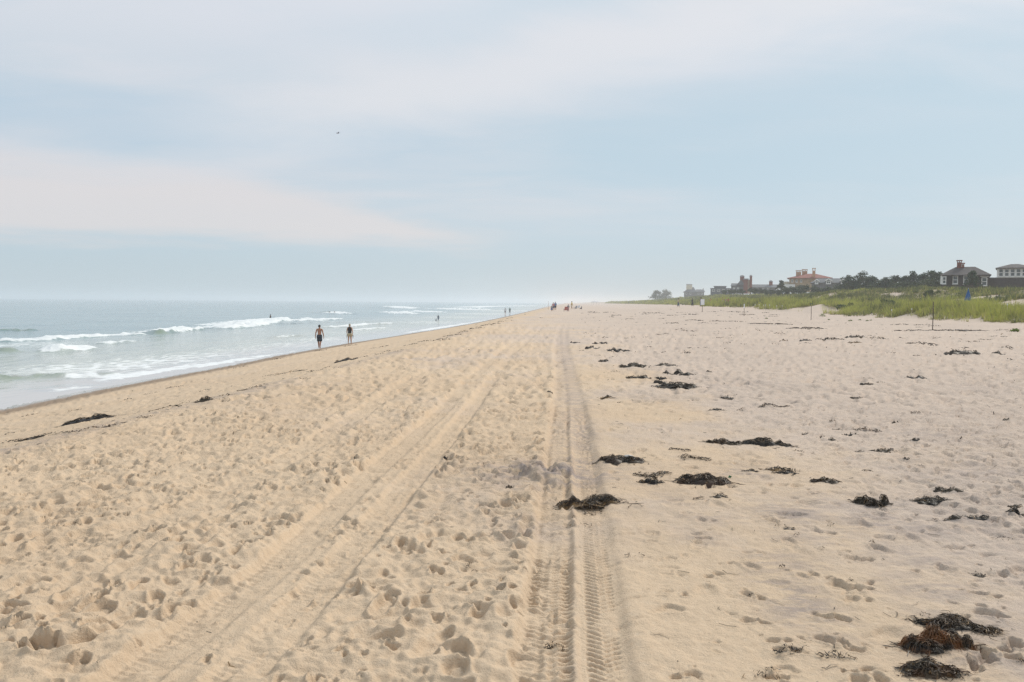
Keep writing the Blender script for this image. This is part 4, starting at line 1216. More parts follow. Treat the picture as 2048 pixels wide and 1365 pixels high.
    if style == 'clump' and hpx > 5:                          # matted core under the strands
        m1, m2 = 22, 14
        gu, gv = np.meshgrid(np.linspace(-1.15, 1.15, m1), np.linspace(-1.15, 1.15, m2))
        hp_ = heap(gu, gv) + .10 * fbm(gu * 3 + seed, gv * 3, 1.0, 2, 2)
        ex = gu * a; ey = gv * b
        bx = x + ex * ca - ey * sa; by = y + ex * sa + ey * ca
        g = gfull(bx.ravel(), by.ravel()).reshape(bx.shape)
        cv = np.stack([bx - x, by - y, g + np.where(hp_ > .12, h * .72 * hp_, -.03) - z - .004], -1).reshape(-1, 3)
        J = np.arange(m1 * m2).reshape(m2, m1)
        cq = np.stack([J[:-1, :-1], J[:-1, 1:], J[1:, 1:], J[1:, :-1]], -1).reshape(-1, 4)
        cq = cq[hp_.ravel()[cq].max(1) > .12] + len(V)
        V = np.concatenate([V, cv]); Q = np.concatenate([Q, cq])
    ru = np.zeros(len(V)) + rust
    o = link(name, mesh_from(name, V, Q, dict(rust=ru), True), WEED, None, (x, y, z))
    return tag(o, label, 'seaweed', group)


BIG = [
    (1870, 1296, 140, 58, 'largest dark seaweed mound at lower right with rusty brown fronds inside', 'clump', .05, .9),
    (1857, 1349, 116, 36, 'long seaweed heap at the bottom edge below the largest mound', 'clump', .05, .3),
    (1920, 1258, 138, 32, 'flat seaweed heap trailing to the right behind the largest mound', 'clump', -.35, .1),
    (1178, 1006, 116, 30, 'black seaweed heap lying across the deep tyre track', 'clump', .1, .1),
    (1744, 1008, 62, 34, 'tall round seaweed tuft on the right with a trailing tail behind', 'clump', 0, .1),
    (1862, 1004, 62, 16, 'flat seaweed strip just right of the tall round tuft', 'clump', .05, 0),
    (1408, 965, 112, 28, 'long slanting seaweed mat right of the tracks near the green scrap', 'clump', -.25, .2),
    (1301, 967, 44, 18, 'short black seaweed clump left of the long slanting mat', 'clump', 0, 0),
    (1306, 951, 70, 12, 'thin seaweed strip behind the short black clump', 'line', 0, 0),
    (1238, 923, 88, 18, 'stringy seaweed mat partly buried beside the tracks', 'clump', -.1, .1),
    (1447, 885, 64, 22, 'rounded dark seaweed heap in the middle of the right-hand sand', 'clump', 0, .2),
    (1533, 888, 82, 24, 'arched seaweed band sloping down right of the rounded heap', 'clump', -.3, 0),
    (1390, 919, 58, 10, 'thin seaweed strip in front of the rounded heap', 'line', .05, 0),
    (1360, 902, 42, 9, 'short seaweed strip left of the rounded heap', 'line', -.1, 0),
    (1556, 939, 46, 12, 'small seaweed mat below the arched band', 'clump', -.1, 0),
    (1648, 964, 54, 14, 'seaweed mat with stalks between arched band and tall tuft', 'clump', -.15, .1),
    (1575, 1308, 80, 22, 'sparse black seaweed sprig at lower right beside a footprint', 'wisp', .1, 0),
    (1665, 1318, 78, 22, 'sparse slanting seaweed sprig between the footprint and the largest mound', 'wisp', -.3, 0),
    (1110, 1290, 46, 34, 'curly black seaweed squiggle inside the left tyre rut', 'wisp', -.6, 0),
    (1535, 1352, 60, 16, 'seaweed sprig at the bottom edge right of the tracks', 'wisp', .2, 0),
    (1355, 776, 86, 12, 'broad seaweed mat in the wrack trail right of the tracks', 'clump', 0, 0),
    (1276, 757, 50, 10, 'low arched seaweed heap left of the broad wrack mat', 'clump', 0, 0),
    (1266, 734, 54, 11, 'dark pointed seaweed heap behind the low arched heap', 'clump', 0, 0),
    (1212, 724, 28, 9, 'small dark seaweed heap nearest the bend of the tracks', 'clump', 0, 0),
    (1924, 709, 62, 13, 'thick black seaweed heap on the far right sand', 'clump', 0, 0),
    (1995, 709, 30, 9, 'small black seaweed heap right of the thick far heap', 'clump', 0, 0),
    (183, 841, 96, 13, 'black seaweed heap with a long tail on the sloping beach at left', 'clump', .12, .0),
    (406, 804, 36, 15, 'compact dark green seaweed lump on the beach slope at left', 'clump', .0, .0),
    (690, 723, 44, 6, 'long seaweed strip on the slope below the walking woman', 'clump', .1, 0),
    (60, 880, 54, 8, 'seaweed strip on the slope near the left edge', 'clump', .15, 0),
    (1545, 813, 58, 9, 'flat seaweed strip right of the wrack trail', 'line', -.05, 0),
    (1735, 861, 48, 8, 'sloping seaweed strip on the pale trampled sand', 'line', .1, 0),
    (1768, 904, 42, 10, 'small seaweed mat on pale sand above the tall tuft', 'clump', 0, 0),
    (1712, 797, 22, 8, 'compact seaweed lump alone on the pale sand', 'clump', 0, 0),
    (2032, 1030, 40, 12, 'seaweed strip cut by the right edge of the picture', 'clump', .2, 0),
    (2008, 1076, 40, 14, 'wiry seaweed sprig near the right edge', 'wisp', .1, 0),
    (1540, 649, 80, 6, 'long black wrack line near the second stake on the far sand', 'line', 0, 0),
    (1610, 658, 70, 6, 'long wrack line below the second stake', 'line', 0, 0),
    (1662, 680, 54, 9, 'thick wrack line on the far right-hand sand', 'line', .05, 0),
    (1820, 662, 62, 5, 'long wrack line left of the nearest stake', 'line', 0, 0),
    (1915, 662, 110, 6, 'longest wrack line running right from the nearest stake', 'line', 0, 0),
    (1838, 688, 56, 7, 'wrack line between the nearest stake and the thick heap', 'line', 0, 0),
]
for i, (px, py, wp, hp, lab, sty, an, ru) in enumerate(BIG):
    seaweed(px, py, wp, hp, lab, 500 + i, sty, an, 'larger heaps of seaweed', ru)

SMALL = [(1735, 770, 26, 6), (1760, 768, 20, 5), (1733, 758, 22, 5), (1832, 757, 40, 7), (1828, 829, 30, 5), (1568, 682, 16, 6), (1610, 682, 22, 6), (1710, 676, 36, 6), (1708, 686, 26, 6), (1738, 672, 14, 5), (1752, 678, 36, 5), (1800, 678, 30, 4),
         (1868, 691, 14, 6), (2020, 719, 16, 5), (2042, 720, 14, 4), (1928, 697, 18, 5), (2012, 698, 24, 5), (1786, 708, 12, 5), (1832, 713, 20, 5), (1876, 712, 18, 4), (1432, 664, 12, 5), (1465, 671, 8, 4), (1185, 697, 30, 6), (1240, 702, 52, 6),
         (1165, 702, 14, 4), (1190, 712, 20, 4), (1225, 715, 24, 4), (1196, 688, 34, 6), (1213, 676, 30, 4), (1256, 677, 24, 4), (1150, 686, 20, 6), (1330, 733, 40, 6), (1345, 748, 42, 9), (1372, 750, 30, 6), (1325, 757, 24, 8), (1417, 744, 18, 6),
         (1420, 744, 10, 4), (1455, 798, 28, 6), (1320, 768, 30, 6), (1310, 775, 20, 5), (1340, 768, 30, 4), (1213, 797, 30, 9), (1240, 806, 8, 5), (1230, 744, 18, 4), (1100, 789, 14, 6), (890, 916, 14, 6), (1018, 972, 14, 12), (1435, 820, 30, 6),
         (1480, 820, 30, 4), (1665, 848, 18, 5), (1675, 857, 20, 5), (1665, 884, 16, 8), (1830, 884, 20, 8), (1920, 878, 6, 8), (1720, 903, 20, 6), (1812, 920, 12, 6), (1700, 870, 24, 6), (1790, 848, 12, 8), (1640, 875, 16, 8), (1610, 868, 14, 6),
         (1595, 905, 20, 5), (1500, 942, 30, 10), (1570, 945, 40, 12), (1400, 998, 30, 5), (1440, 996, 34, 6), (1905, 985, 40, 7), (1880, 982, 30, 8), (2010, 841, 16, 6), (2030, 1015, 30, 10), (1735, 944, 16, 6), (1580, 1060, 26, 6), (1640, 1100, 20, 5),
         (1500, 1192, 12, 4), (1595, 1075, 20, 6), (1560, 1055, 22, 5), (1950, 1042, 50, 7), (1900, 1042, 50, 6), (1280, 1112, 18, 8), (1255, 1115, 12, 6), (950, 1142, 12, 4), (935, 1138, 10, 4), (1160, 1048, 60, 3), (1270, 1017, 40, 3), (2040, 1330, 14, 10),
         (1850, 1232, 26, 4), (1700, 1165, 14, 4), (1960, 1150, 30, 8), (1565, 1135, 10, 3), (1745, 1090, 10, 3), (1665, 1050, 24, 4)]
HANDLES = ['largest rusty mound', 'heap at the bottom edge', 'flat heap behind the largest mound', 'heap across the tyre track', 'tall round tuft', 'flat strip right of the tuft', 'long slanting mat', 'short black clump', 'thin strip behind the black clump',
           'stringy mat beside the tracks', 'rounded dark heap', 'arched band', 'strip before the rounded heap', 'short strip left of the rounded heap', 'small mat below the arched band', 'mat with stalks', 'sprig beside the footprint', 'slanting sprig', 'squiggle in the rut', 'bottom edge sprig',
           'broad wrack mat', 'low arched heap', 'dark pointed heap', 'small heap at the track bend', 'thick far heap', 'small far right heap', 'left slope heap', 'green lump on the slope', 'strip below the woman', 'left edge strip', 'flat strip right of the trail', 'sloping strip on pale sand',
           'small mat on pale sand', 'compact lump on pale sand', 'strip at the right edge', 'wiry sprig', 'far line near the second stake', 'far line below the second stake', 'thick far wrack line', 'far line left of the tallest stake', 'longest far line', 'far line before the tallest stake']
_used = {}


def scrap_label(px, py):
    k = min(range(len(BIG)), key=lambda q: math.hypot(BIG[q][0] - px, 2.2 * (BIG[q][1] - py)))
    dx, dy = px - BIG[k][0], 2.2 * (py - BIG[k][1])
    side = ('right of' if dx > 0 else 'left of') if abs(dx) > abs(dy) else ('in front of' if dy > 0 else 'behind')
    c = _used[(k, side)] = _used.get((k, side), 0) + 1
    o = ['', 'second ', 'third ', 'fourth ', 'fifth ', 'sixth ', 'seventh ', 'eighth ', 'ninth ', 'tenth ', 'eleventh '][min(c - 1, 10)]
    return ('%snearest small seaweed scrap %s the %s' % (o, side, HANDLES[k])) if o else ('small seaweed scrap closest %s the %s' % (side, HANDLES[k]))


SMALL.sort(key=lambda q: min(math.hypot(b[0] - q[0], 2.2 * (b[1] - q[1])) for b in BIG))
for i, (px, py, wp, hp) in enumerate(SMALL):
    seaweed(px, py, wp, hp, scrap_label(px, py), 700 + i, 'wisp' if (wp < 24 and py > 1030) or hp <= 4 else 'clump', _rs.uniform(-.2, .2), 'scattered scraps of seaweed', 0, 'seaweed_scrap', .9)
_far = []
for i in range(70):
    py = float(np.exp(_rs.uniform(math.log(12), math.log(110)))) + 612
    px = _rs.uniform(1150, 1560) if py < 650 else _rs.uniform(1150, 2040)
    if py > 690 and px > 1480:
        px = _rs.uniform(1180, 1450)
    _far.append((px, py, _rs.uniform(8, 34) * (1.2 if py < 660 else 1), _rs.uniform(3, 5)))
for i, (px, py, wp, hp) in enumerate(_far):
    seaweed(px, py, wp, hp, 'far thin fleck of dark seaweed in the wrack strewn towards the hazy end', 900 + i, 'line', _rs.uniform(-.05, .05), 'far flecks of wrack', 0, 'seaweed_fleck')
LEFT = [(20, 884, 50, 4), (130, 868, 40, 4), (85, 874, 60, 3), (220, 853, 60, 4), (290, 836, 40, 4), (180, 860, 70, 4), (330, 818, 60, 4), (370, 807, 24, 4), (440, 801, 40, 4), (455, 792, 40, 3), (500, 778, 50, 5), (60, 832, 30, 3), (350, 775, 30, 3), (300, 788, 30, 3),
        (520, 772, 30, 3), (580, 746, 60, 3), (632, 742, 30, 5), (655, 736, 16, 4), (540, 752, 30, 3), (720, 716, 30, 4), (757, 710, 20, 5), (775, 704, 24, 4), (800, 703, 20, 3), (760, 695, 36, 3), (820, 690, 30, 4), (848, 684, 30, 4), (880, 680, 32, 6), (905, 671, 40, 4),
        (930, 664, 30, 4), (955, 657, 34, 4), (975, 651, 30, 4), (985, 649, 36, 4), (1003, 644, 18, 4), (1018, 642, 18, 4), (1020, 637, 14, 3), (640, 702, 30, 3), (560, 718, 30, 3), (480, 735, 26, 3), (250, 800, 24, 3), (150, 822, 30, 3), (700, 692, 26, 3), (610, 760, 24, 3), (410, 783, 24, 3), (20, 868, 20, 3)]
for i, (px, py, wp, hp) in enumerate(LEFT):
    seaweed(px, py, wp, hp, 'thin string of seaweed lying on the sand slope down to the water', 1000 + i, 'line', .35 + _rs.uniform(-.1, .1), 'strings of seaweed on the water slope', 0, 'seaweed_string', .8)

def build_crumbs():
    """crumbs and twigs of dried weed, far too many to count"""
    rs = np.random.RandomState(21)
    n = 5200
    Y = np.exp(rs.uniform(math.log(2.6), math.log(150), n)); tn_ = rs.uniform(-.68, .68, n); X = tn_ * Y
    rx = np.interp(Y, TRACKS['R'][1], TRACKS['R'][0]); t = X - ip(TOE, Y); q = X - ip(SHX, Y)
    dn = fbm(X, Y, 0.35, 3, 6) + .35 * fbm(X, Y, 1.7, 2, 1)
    p = np.where(X > rx + .25, .18 + 1.5 * np.clip(dn + .05, 0, 1), .02 + .12 * np.clip(dn, 0, 1))
    face = (X < ip(BCX, Y) + .4)
    p = np.where(face, .10 + .9 * np.exp(-((X - ip(BCX, Y)) / .8) ** 2) * (dn > -.1), p)
    ok = (rs.rand(n) < p) & (t < -3) & (q > 1.6)
    X, Y = X[ok], Y[ok]; n = len(X)
    L = np.maximum(rs.uniform(.006, .035, n) * (.6 + rs.rand(n)), .0010 * Y * rs.uniform(.5, 2.2, n)); wd = np.maximum(.0018, .00042 * Y) * rs.uniform(.6, 1.5, n)
    th = rs.uniform(0, 2 * np.pi, n); bend = rs.normal(0, .7, n)
    P = np.zeros((n, 3, 2)); P[:, 0] = np.stack([X, Y], -1)
    P[:, 1] = P[:, 0] + np.stack([np.cos(th), np.sin(th)], -1) * L[:, None]; P[:, 2] = P[:, 1] + np.stack([np.cos(th + bend), np.sin(th + bend)], -1) * L[:, None] * .8
    Z = gfull(P[..., 0].ravel(), P[..., 1].ravel()).reshape(n, 3) + .004 + wd[:, None] * .5 + rs.rand(n, 3) * .006
    nrm = np.stack([-np.sin(th), np.cos(th)], -1)[:, None, :] * wd[:, None, None]
    A = np.concatenate([P - nrm, (Z - .3 * wd[:, None])[..., None]], -1); B = np.concatenate([P + nrm, (Z + .3 * wd[:, None])[..., None]], -1)
    V = np.stack([A, B], 2).reshape(-1, 3); I = np.arange(n * 6).reshape(n, 3, 2)
    Q = np.stack([I[:, :-1, 0], I[:, :-1, 1], I[:, 1:, 1], I[:, 1:, 0]], -1).reshape(-1, 4)
    o = link('seaweed_crumbs', mesh_from('seaweed_crumbs', V, Q, dict(rust=np.zeros(len(V)))), WEED)
    tag(o, 'countless tiny crumbs and twigs of dried seaweed strewn over the sand', 'seaweed', None, 'stuff')


build_crumbs()

# ------------------------------------------------------------------ small plants, stakes, sign
for i, (px, py, wp) in enumerate([(1701, 643, 7), (1720, 641, 4), (1735, 643, 5), (1742, 642, 4), (1658, 640, 3), (1533, 638, 5), (2031, 664, 15), (1645, 634, 16), (1785, 634, 10)]):
    x, y, z = ground(px, py); rs = np.random.RandomState(1300 + i); r = wp * y / F / 2
    big = i == 6
    V, Q = leaf_cloud(rs, [(0, 0, r * .5), (r * .5, 0, r * .3), (-r * .5, .1, r * .3)], [r * .6, r * .5, r * .5], 90 if big else 40, .06 + r * .12, .7)
    V[:, 2] = np.maximum(V[:, 2], -.02)
    root = thing('beach_plant', ['leftmost of the tiny plants in a row below the dark rounded bush', 'second tiny plant in the row below the dark rounded bush', 'third tiny plant in the row below the dark rounded bush', 'rightmost of the tiny plants in the row below the bush', 'tiny plant right of the second stake', 'small yellow-green plant left of the second stake', 'bright green plant tuft on the sand at the right edge', 'sparse pale plant in the bare sand notch beside the second stake', 'small plant at the foot of the front grass left of tallest stake'][i], 'plant', (x, y, z), 0, 'small plants on the sand')
    MB().tube([(0, 0, -.05), (.02, 0, r * .5)], [.02, .01], 5).build('stem', BARK, root)
    link('foliage', mesh_from('foliage', V, Q, smooth=False), GREENLEAF, root)

WOOD = mat('weathered_stake_wood', (0.13, 0.10, 0.085), 0.9, 0.2, 6.0)
PALEWOOD = mat('pale_stake_wood', (0.66, 0.60, 0.42), 0.8, 0.1, 6.0)
SIGNW = mat('sign_white', (0.80, 0.81, 0.83), 0.5, 0.03, 3.0)
for px, pb, pt, lab in ((1865, 660, 605, 'tallest thin wooden stake nearest on the right-hand sand'), (1622, 641, 613, 'thin wooden stake in front of the bare sand notch'), (1488, 632.5, 608, 'far thin stake with a pale top at the grass edge')):
    x, y, z = ground(px, pb); hh = (pb - pt) * y / F
    root = thing('stake', lab, 'stake', (x, y, z), .3, 'stakes along the dune foot')
    MB().tube([(0, 0, -.3), (.01, 0, hh * .5), (.0, .01, hh)], [.031, .029, .028], 6).build('post', WOOD, root)
    MB().box(-.034, .034, -.034, .034, hh + .001, hh + .03).build('cap', WOOD, root)
    if px == 1488:
        MB().box(-.05, .05, -.05, .05, hh - .55, hh - .02).build('sleeve', SIGNW, root)
x, y, z = ground(1404.5, 625)
root = thing('sign', 'small white sign on a thin post among people at the dune grass', 'sign', (x, y, z), 0)
MB().box(-.03, .03, -.03, .03, -.3, 2.05).build('post', WOOD, root); MB().box(-.30, .30, -.07, -.035, 1.15, 2.05).build('board', SIGNW, root)
MB().rings([(0, 0, -.02, .35, .3), (0, 0, .06, .2, .18), (0, 0, .1, .05, .05)], 9).build('sand_collar', WOOD, root)
for px, py in ((1510, 619), (1518, 619), (1527, 620), (1531, 620), (1539, 620), (1553, 622), (1564, 622), (1783, 636), (1823, 634), (2014, 628)):
    x, y, z = ground(px, py + 2); y2 = y
    _n = ('first', 'second', 'third', 'fourth', 'fifth', 'sixth', 'last')
    _i = [1510, 1518, 1527, 1531, 1539, 1553, 1564, 1783, 1823, 2014].index(px)
    root = thing('pale_peg', ('%s pale peg from the left in the row of seven at the grass edge' % _n[_i]) if _i < 7 else ['lone pale peg left of the tallest stake, farther from it', 'lone pale peg just left of the tallest stake', 'pale peg in the grass near the right edge'][_i - 7], 'peg', (x, y2, z), 0, 'pale pegs in the grass edge')
    MB().tube([(0, 0, -.2), (.02, 0, .8)], [.018, .018], 6).build('post', PALEWOOD, root); MB().box(-.028, .028, -.028, .028, .801, .95).build('tip', SIGNW, root)

# ------------------------------------------------------------------ people
SKIN = {'tan': mat('skin_tanned', (0.40, 0.195, 0.115), 0.55, 0.06, 9.0), 'fair': mat('skin_fair', (0.52, 0.32, 0.22), 0.55, 0.06, 9.0), 'dark': mat('skin_dark', (0.12, 0.07, 0.05), 0.55, 0.06, 9.0)}
CL = {}


def cloth(name, col):
    if name not in CL:
        CL[name] = mat('cloth_' + name, col, 0.9, 0.08, 14.0)
    return CL[name]


NAVY = cloth('navy_blue', (0.028, 0.040, 0.058)); BLACK = cloth('black', (0.022, 0.024, 0.026)); BEIGE = cloth('beige', (0.50, 0.44, 0.30)); WHITE = cloth('white', (0.72, 0.72, 0.74))
GREENC = cloth('grey_green', (0.10, 0.17, 0.15)); YELLOW = cloth('yellow', (0.55, 0.42, 0.06)); PINK = cloth('pink', (0.50, 0.25, 0.27)); BLUE = cloth('blue', (0.10, 0.18, 0.36)); RED = cloth('red', (0.45, 0.13, 0.10)); GREY = cloth('grey', (0.28, 0.28, 0.31)); SLATE = cloth('slate_blue', (0.08, 0.12, 0.17))
HAIRD = mat('hair_dark', (0.022, 0.016, 0.013), 0.6, 0.15, 20.0); HAIRB = mat('hair_blond_grey', (0.40, 0.34, 0.25), 0.6, 0.15, 20.0)


def person(label, loc, H, rz, pose='walk', skin='tan', hair=HAIRD, bottom=None, bottom_len=.30, top=None, sleeves=False, fingers=False, group=None, lead=1, slim=1.0, cut=0.0):
    root = thing('person', label, 'person', loc, rz, group)
    root.scale = (H, H, H)
    sit = pose in ('sit', 'crouch')
    pz = {'walk': .52, 'stand': .52, 'sit': .10, 'crouch': .20}[pose]
    dz = pz - .52
    J = {}; E = []; R = {}

    def jt(n, p, r, par=None):
        J[n] = (p[0], p[1], p[2]); R[n] = r if isinstance(r, tuple) else (r, r)
        if par:
            E.append((par, n))
    by = .03 if pose == 'crouch' else 0
    jt('pel', (0, 0, .52 + dz), (.080 * slim, .062))
    jt('spine', (0, by * .5, .615 + dz), (.072 * slim, .054), 'pel'); jt('chest', (0, by, .73 + dz), (.094 * slim, .062), 'spine'); jt('uch', (0, by, .795 + dz), (.070 * slim, .048), 'chest')
    jt('neck', (0, by + .004, .845 + dz), .029, 'uch'); jt('jaw', (0, by + .012, .880 + dz), (.040, .044), 'neck'); jt('head', (0, by + .008, .930 + dz), (.046, .054), 'jaw'); jt('crown', (0, by, .968 + dz), (.034, .040), 'head')
    for s in (-1, 1):
        k = 'r' if s > 0 else 'l'
        fw = s * lead
        jt('hip' + k, (s * .052, 0, .485 + dz), .058, 'pel')
        if pose == 'walk':
            ky, ay, az = (.045, .075, .045) if fw > 0 else (-.005, -.085, .085)
            jt('kn' + k, (s * .052, ky, .285), .039, 'hip' + k); jt('calf' + k, (s * .052, (ky + ay) / 2 - .008, .195 if fw > 0 else .21), .036, 'kn' + k); jt('an' + k, (s * .05, ay, az), .022, 'calf' + k)
            jt('ft' + k, (s * .055, ay + (.07 if fw > 0 else .055), .018 if fw > 0 else .02), (.024, .016), 'an' + k)
        elif pose == 'stand':
            jt('kn' + k, (s * .06, .008, .285), .039, 'hip' + k); jt('calf' + k, (s * .062, -.006, .20), .036, 'kn' + k); jt('an' + k, (s * .065, -.005, .045), .022, 'calf' + k); jt('ft' + k, (s * .075, .07, .018), (.024, .016), 'an' + k)
        elif pose == 'sit':
            jt('kn' + k, (s * .07, .20, .20), .039, 'hip' + k); jt('calf' + k, (s * .07, .27, .12), .035, 'kn' + k); jt('an' + k, (s * .07, .36, .04), .022, 'calf' + k); jt('ft' + k, (s * .075, .42, .05), (.022, .016), 'an' + k)
        else:
            jt('kn' + k, (s * .09, .19, .26), .039, 'hip' + k); jt('calf' + k, (s * .08, .12, .14), .036, 'kn' + k); jt('an' + k, (s * .07, .05, .04), .022, 'calf' + k); jt('ft' + k, (s * .08, .12, .016), (.024, .016), 'an' + k)
        sw = -fw if pose == 'walk' else .3
        jt('sh' + k, (s * .100 * (.5 + .5 * slim), by - .004, .800 + dz), .037, 'uch')
        jt('ua' + k, (s * .118 * (.5 + .5 * slim), by + .005 * sw, .725 + dz), .033, 'sh' + k)
        if sit:
            jt('el' + k, (s * .14, by + .07, .66 + dz), .027, 'ua' + k); jt('wr' + k, (s * .10, by + .19, .60 + dz), .018, 'el' + k); jt('ha' + k, (s * .09, by + .235, .59 + dz), (.022, .013), 'wr' + k)
        else:
            jt('el' + k, (s * .142, by + .028 * sw - .008, .645), .027, 'ua' + k); jt('fa' + k, (s * .150, by + .05 * sw + .008, .575), .024, 'el' + k); jt('wr' + k, (s * .152, by + .072 * sw + .015, .500), .017, 'fa' + k); jt('ha' + k, (s * .152, by + .085 * sw + .018, .458), (.015, .024), 'wr' + k)
            if fingers:
                hx, hy, hz = J['ha' + k]
                for q, (oy, ln) in enumerate(((-.018, .036), (-.006, .042), (.006, .046), (.018, .042))):
                    jt('f%s%d' % (k, q), (hx, hy + oy, hz - .018), .0055, 'ha' + k); jt('g%s%d' % (k, q), (hx - s * .004, hy + oy * 1.1 + .006, hz - .018 - ln * .6), .005, 'f%s%d' % (k, q)); jt('h%s%d' % (k, q), (hx - s * .012, hy + oy * 1.1 + .012, hz - .014 - ln), .004, 'g%s%d' % (k, q))
                jt('t' + k, (hx - s * .006, hy + .03, hz + .012), .006, 'ha' + k); jt('u' + k, (hx - s * .012, hy + .042, hz - .012), .005, 't' + k)
    if fingers:
        jt('nose', (0, by + .064, .918 + dz), .008, 'head')
        for s in (-1, 1):
            jt('ear%d' % s, (s * .048, by - .002, .917 + dz), (.006, .012), 'head')
    names = list(J); ix = {n: i for i, n in enumerate(names)}
    me = bpy.data.meshes.new('body'); me.from_pydata([J[n] for n in names], [(ix[a], ix[b]) for a, b in E], [])
    o = link('body', me, SKIN[skin], root)
    sk = o.modifiers.new('Skin', 'SKIN'); sk.use_smooth_shade = True; sk.branch_smoothing = .4
    if not me.skin_vertices:
        with bpy.context.temp_override(object=o, active_object=o):
            bpy.ops.mesh.customdata_skin_add()
    for n in names:
        v = me.skin_vertices[0].data[ix[n]]; v.radius = R[n]; v.use_root = (n == 'pel')
    o.modifiers.new('Sub', 'SUBSURF').levels = 1; o.modifiers['Sub'].render_levels = 1
    # hair
    hy = by
    MB().rings([(0, hy - .018, .885 + dz, .036, .030), (0, hy - .014, .91 + dz, .047, .044), (0, hy - .006, .945 + dz, .051, .056), (0, hy - .002, .975 + dz, .041, .046), (0, hy, .992 + dz, .018, .02)], 12).build('hair', hair, root, True)
    if bottom:
        m = MB().rings([(0, 0, .458 + dz, .100 * slim, .07), (0, 0, .49 + dz, .110 * slim, .082), (0, 0, .53 + dz, .104 * slim, .078), (0, 0, .575 + dz, .093 * slim, .07)], 14)
        if bottom_len > 0:
            for k in 'lr':
                a = Vector(J['hip' + k]); b = Vector(J['kn' + k]); c = Vector(J['an' + k])
                pts = [a + Vector((0, 0, .02)), a.lerp(b, .5)]
                rad = [.070, .066]
                if bottom_len > .25:
                    pts.append(a.lerp(b, .92)); rad.append(.062)
                if bottom_len > .5:
                    pts += [b.lerp(c, .5), b.lerp(c, .9)]; rad += [.05, .04]
                m.tube(pts, rad, 10)
        m.build('shorts' if bottom_len < .5 else 'trousers', bottom, root, True)
    if top:
        m = MB().rings([(0, by * .2, .535 + dz, .100 * slim, .078), (0, by * .4, .60 + dz, .094 * slim, .072), (0, by * .8, .68 + dz, .104 * slim, .078), (0, by, .76 + dz, .112 * slim, .078), (0, by, .815 + dz, .092 * slim, .062), (0, by, .84 + dz, .045, .042)], 14)
        if sleeves:
            for k in 'lr':
                m.tube([Vector(J['sh' + k]) + Vector((0, 0, .005)), Vector(J['ua' + k]), Vector(J['el' + k]).lerp(Vector(J['ua' + k]), .3)], [.048, .047, .044], 8)
        m.build('shirt', top, root, True)
    return root, {n: Vector(p) for n, p in J.items()}


def hand_world(root, J, k):
    p = J['ha' + k]; c, s = math.cos(root.rotation_euler.z), math.sin(root.rotation_euler.z); H = root.scale[0]
    return Vector(root.location) + Vector((c * p.x - s * p.y, s * p.x + c * p.y, p.z)) * H


def base_at(px, py):
    x, y, z = ground(px, py); return (x, y, float(gfull(np.array([x]), np.array([y]))[0]) if y < 60 else z)


def hgt(px, pb, pt):
    x, y, z = ground(px, pb); return (pb - pt) * y / F


_b = base_at(639, 697.5)
man, _ = person('shirtless man with dark hair in navy swim shorts walking along the water', _b, hgt(639, 697.5, 649.3), -.08, 'walk', 'tan', HAIRD, NAVY, .32, None, fingers=True, lead=-1, slim=1.12)
_b = base_at(699.5, 689)
wom, WJ = person('woman in black sleeveless top and beige shorts carrying sandals in both hands', _b, hgt(699.5, 689, 647.5), -.05, 'walk', 'fair', HAIRB, BEIGE, .12, BLACK, fingers=True, lead=1, slim=.94)
for k, lab in (('l', 'black sandal hanging from the left hand of the walking woman'), ('r', 'black sandal held in the right hand of the walking woman')):
    p = hand_world(wom, WJ, k)
    root = thing('sandal', lab, 'sandal', (p.x + (.03 if k == 'r' else -.03), p.y, p.z - .10), .2, 'sandals carried by the woman')
    MB().rings([(0, 0, -.20, .012, .035), (0, 0, -.12, .014, .045), (0, 0, -.02, .014, .038), (0, 0, .06, .012, .045), (0, 0, .09, .01, .03)], 10).build('sole', BLACK, root, True)
    MB().tube([(.0, -.04, -.10), (.04, -.02, -.06), (.045, 0, .0), (.02, .02, .08)], [.008, .008, .008, .008], 6).build('strap', BLACK, root, True)

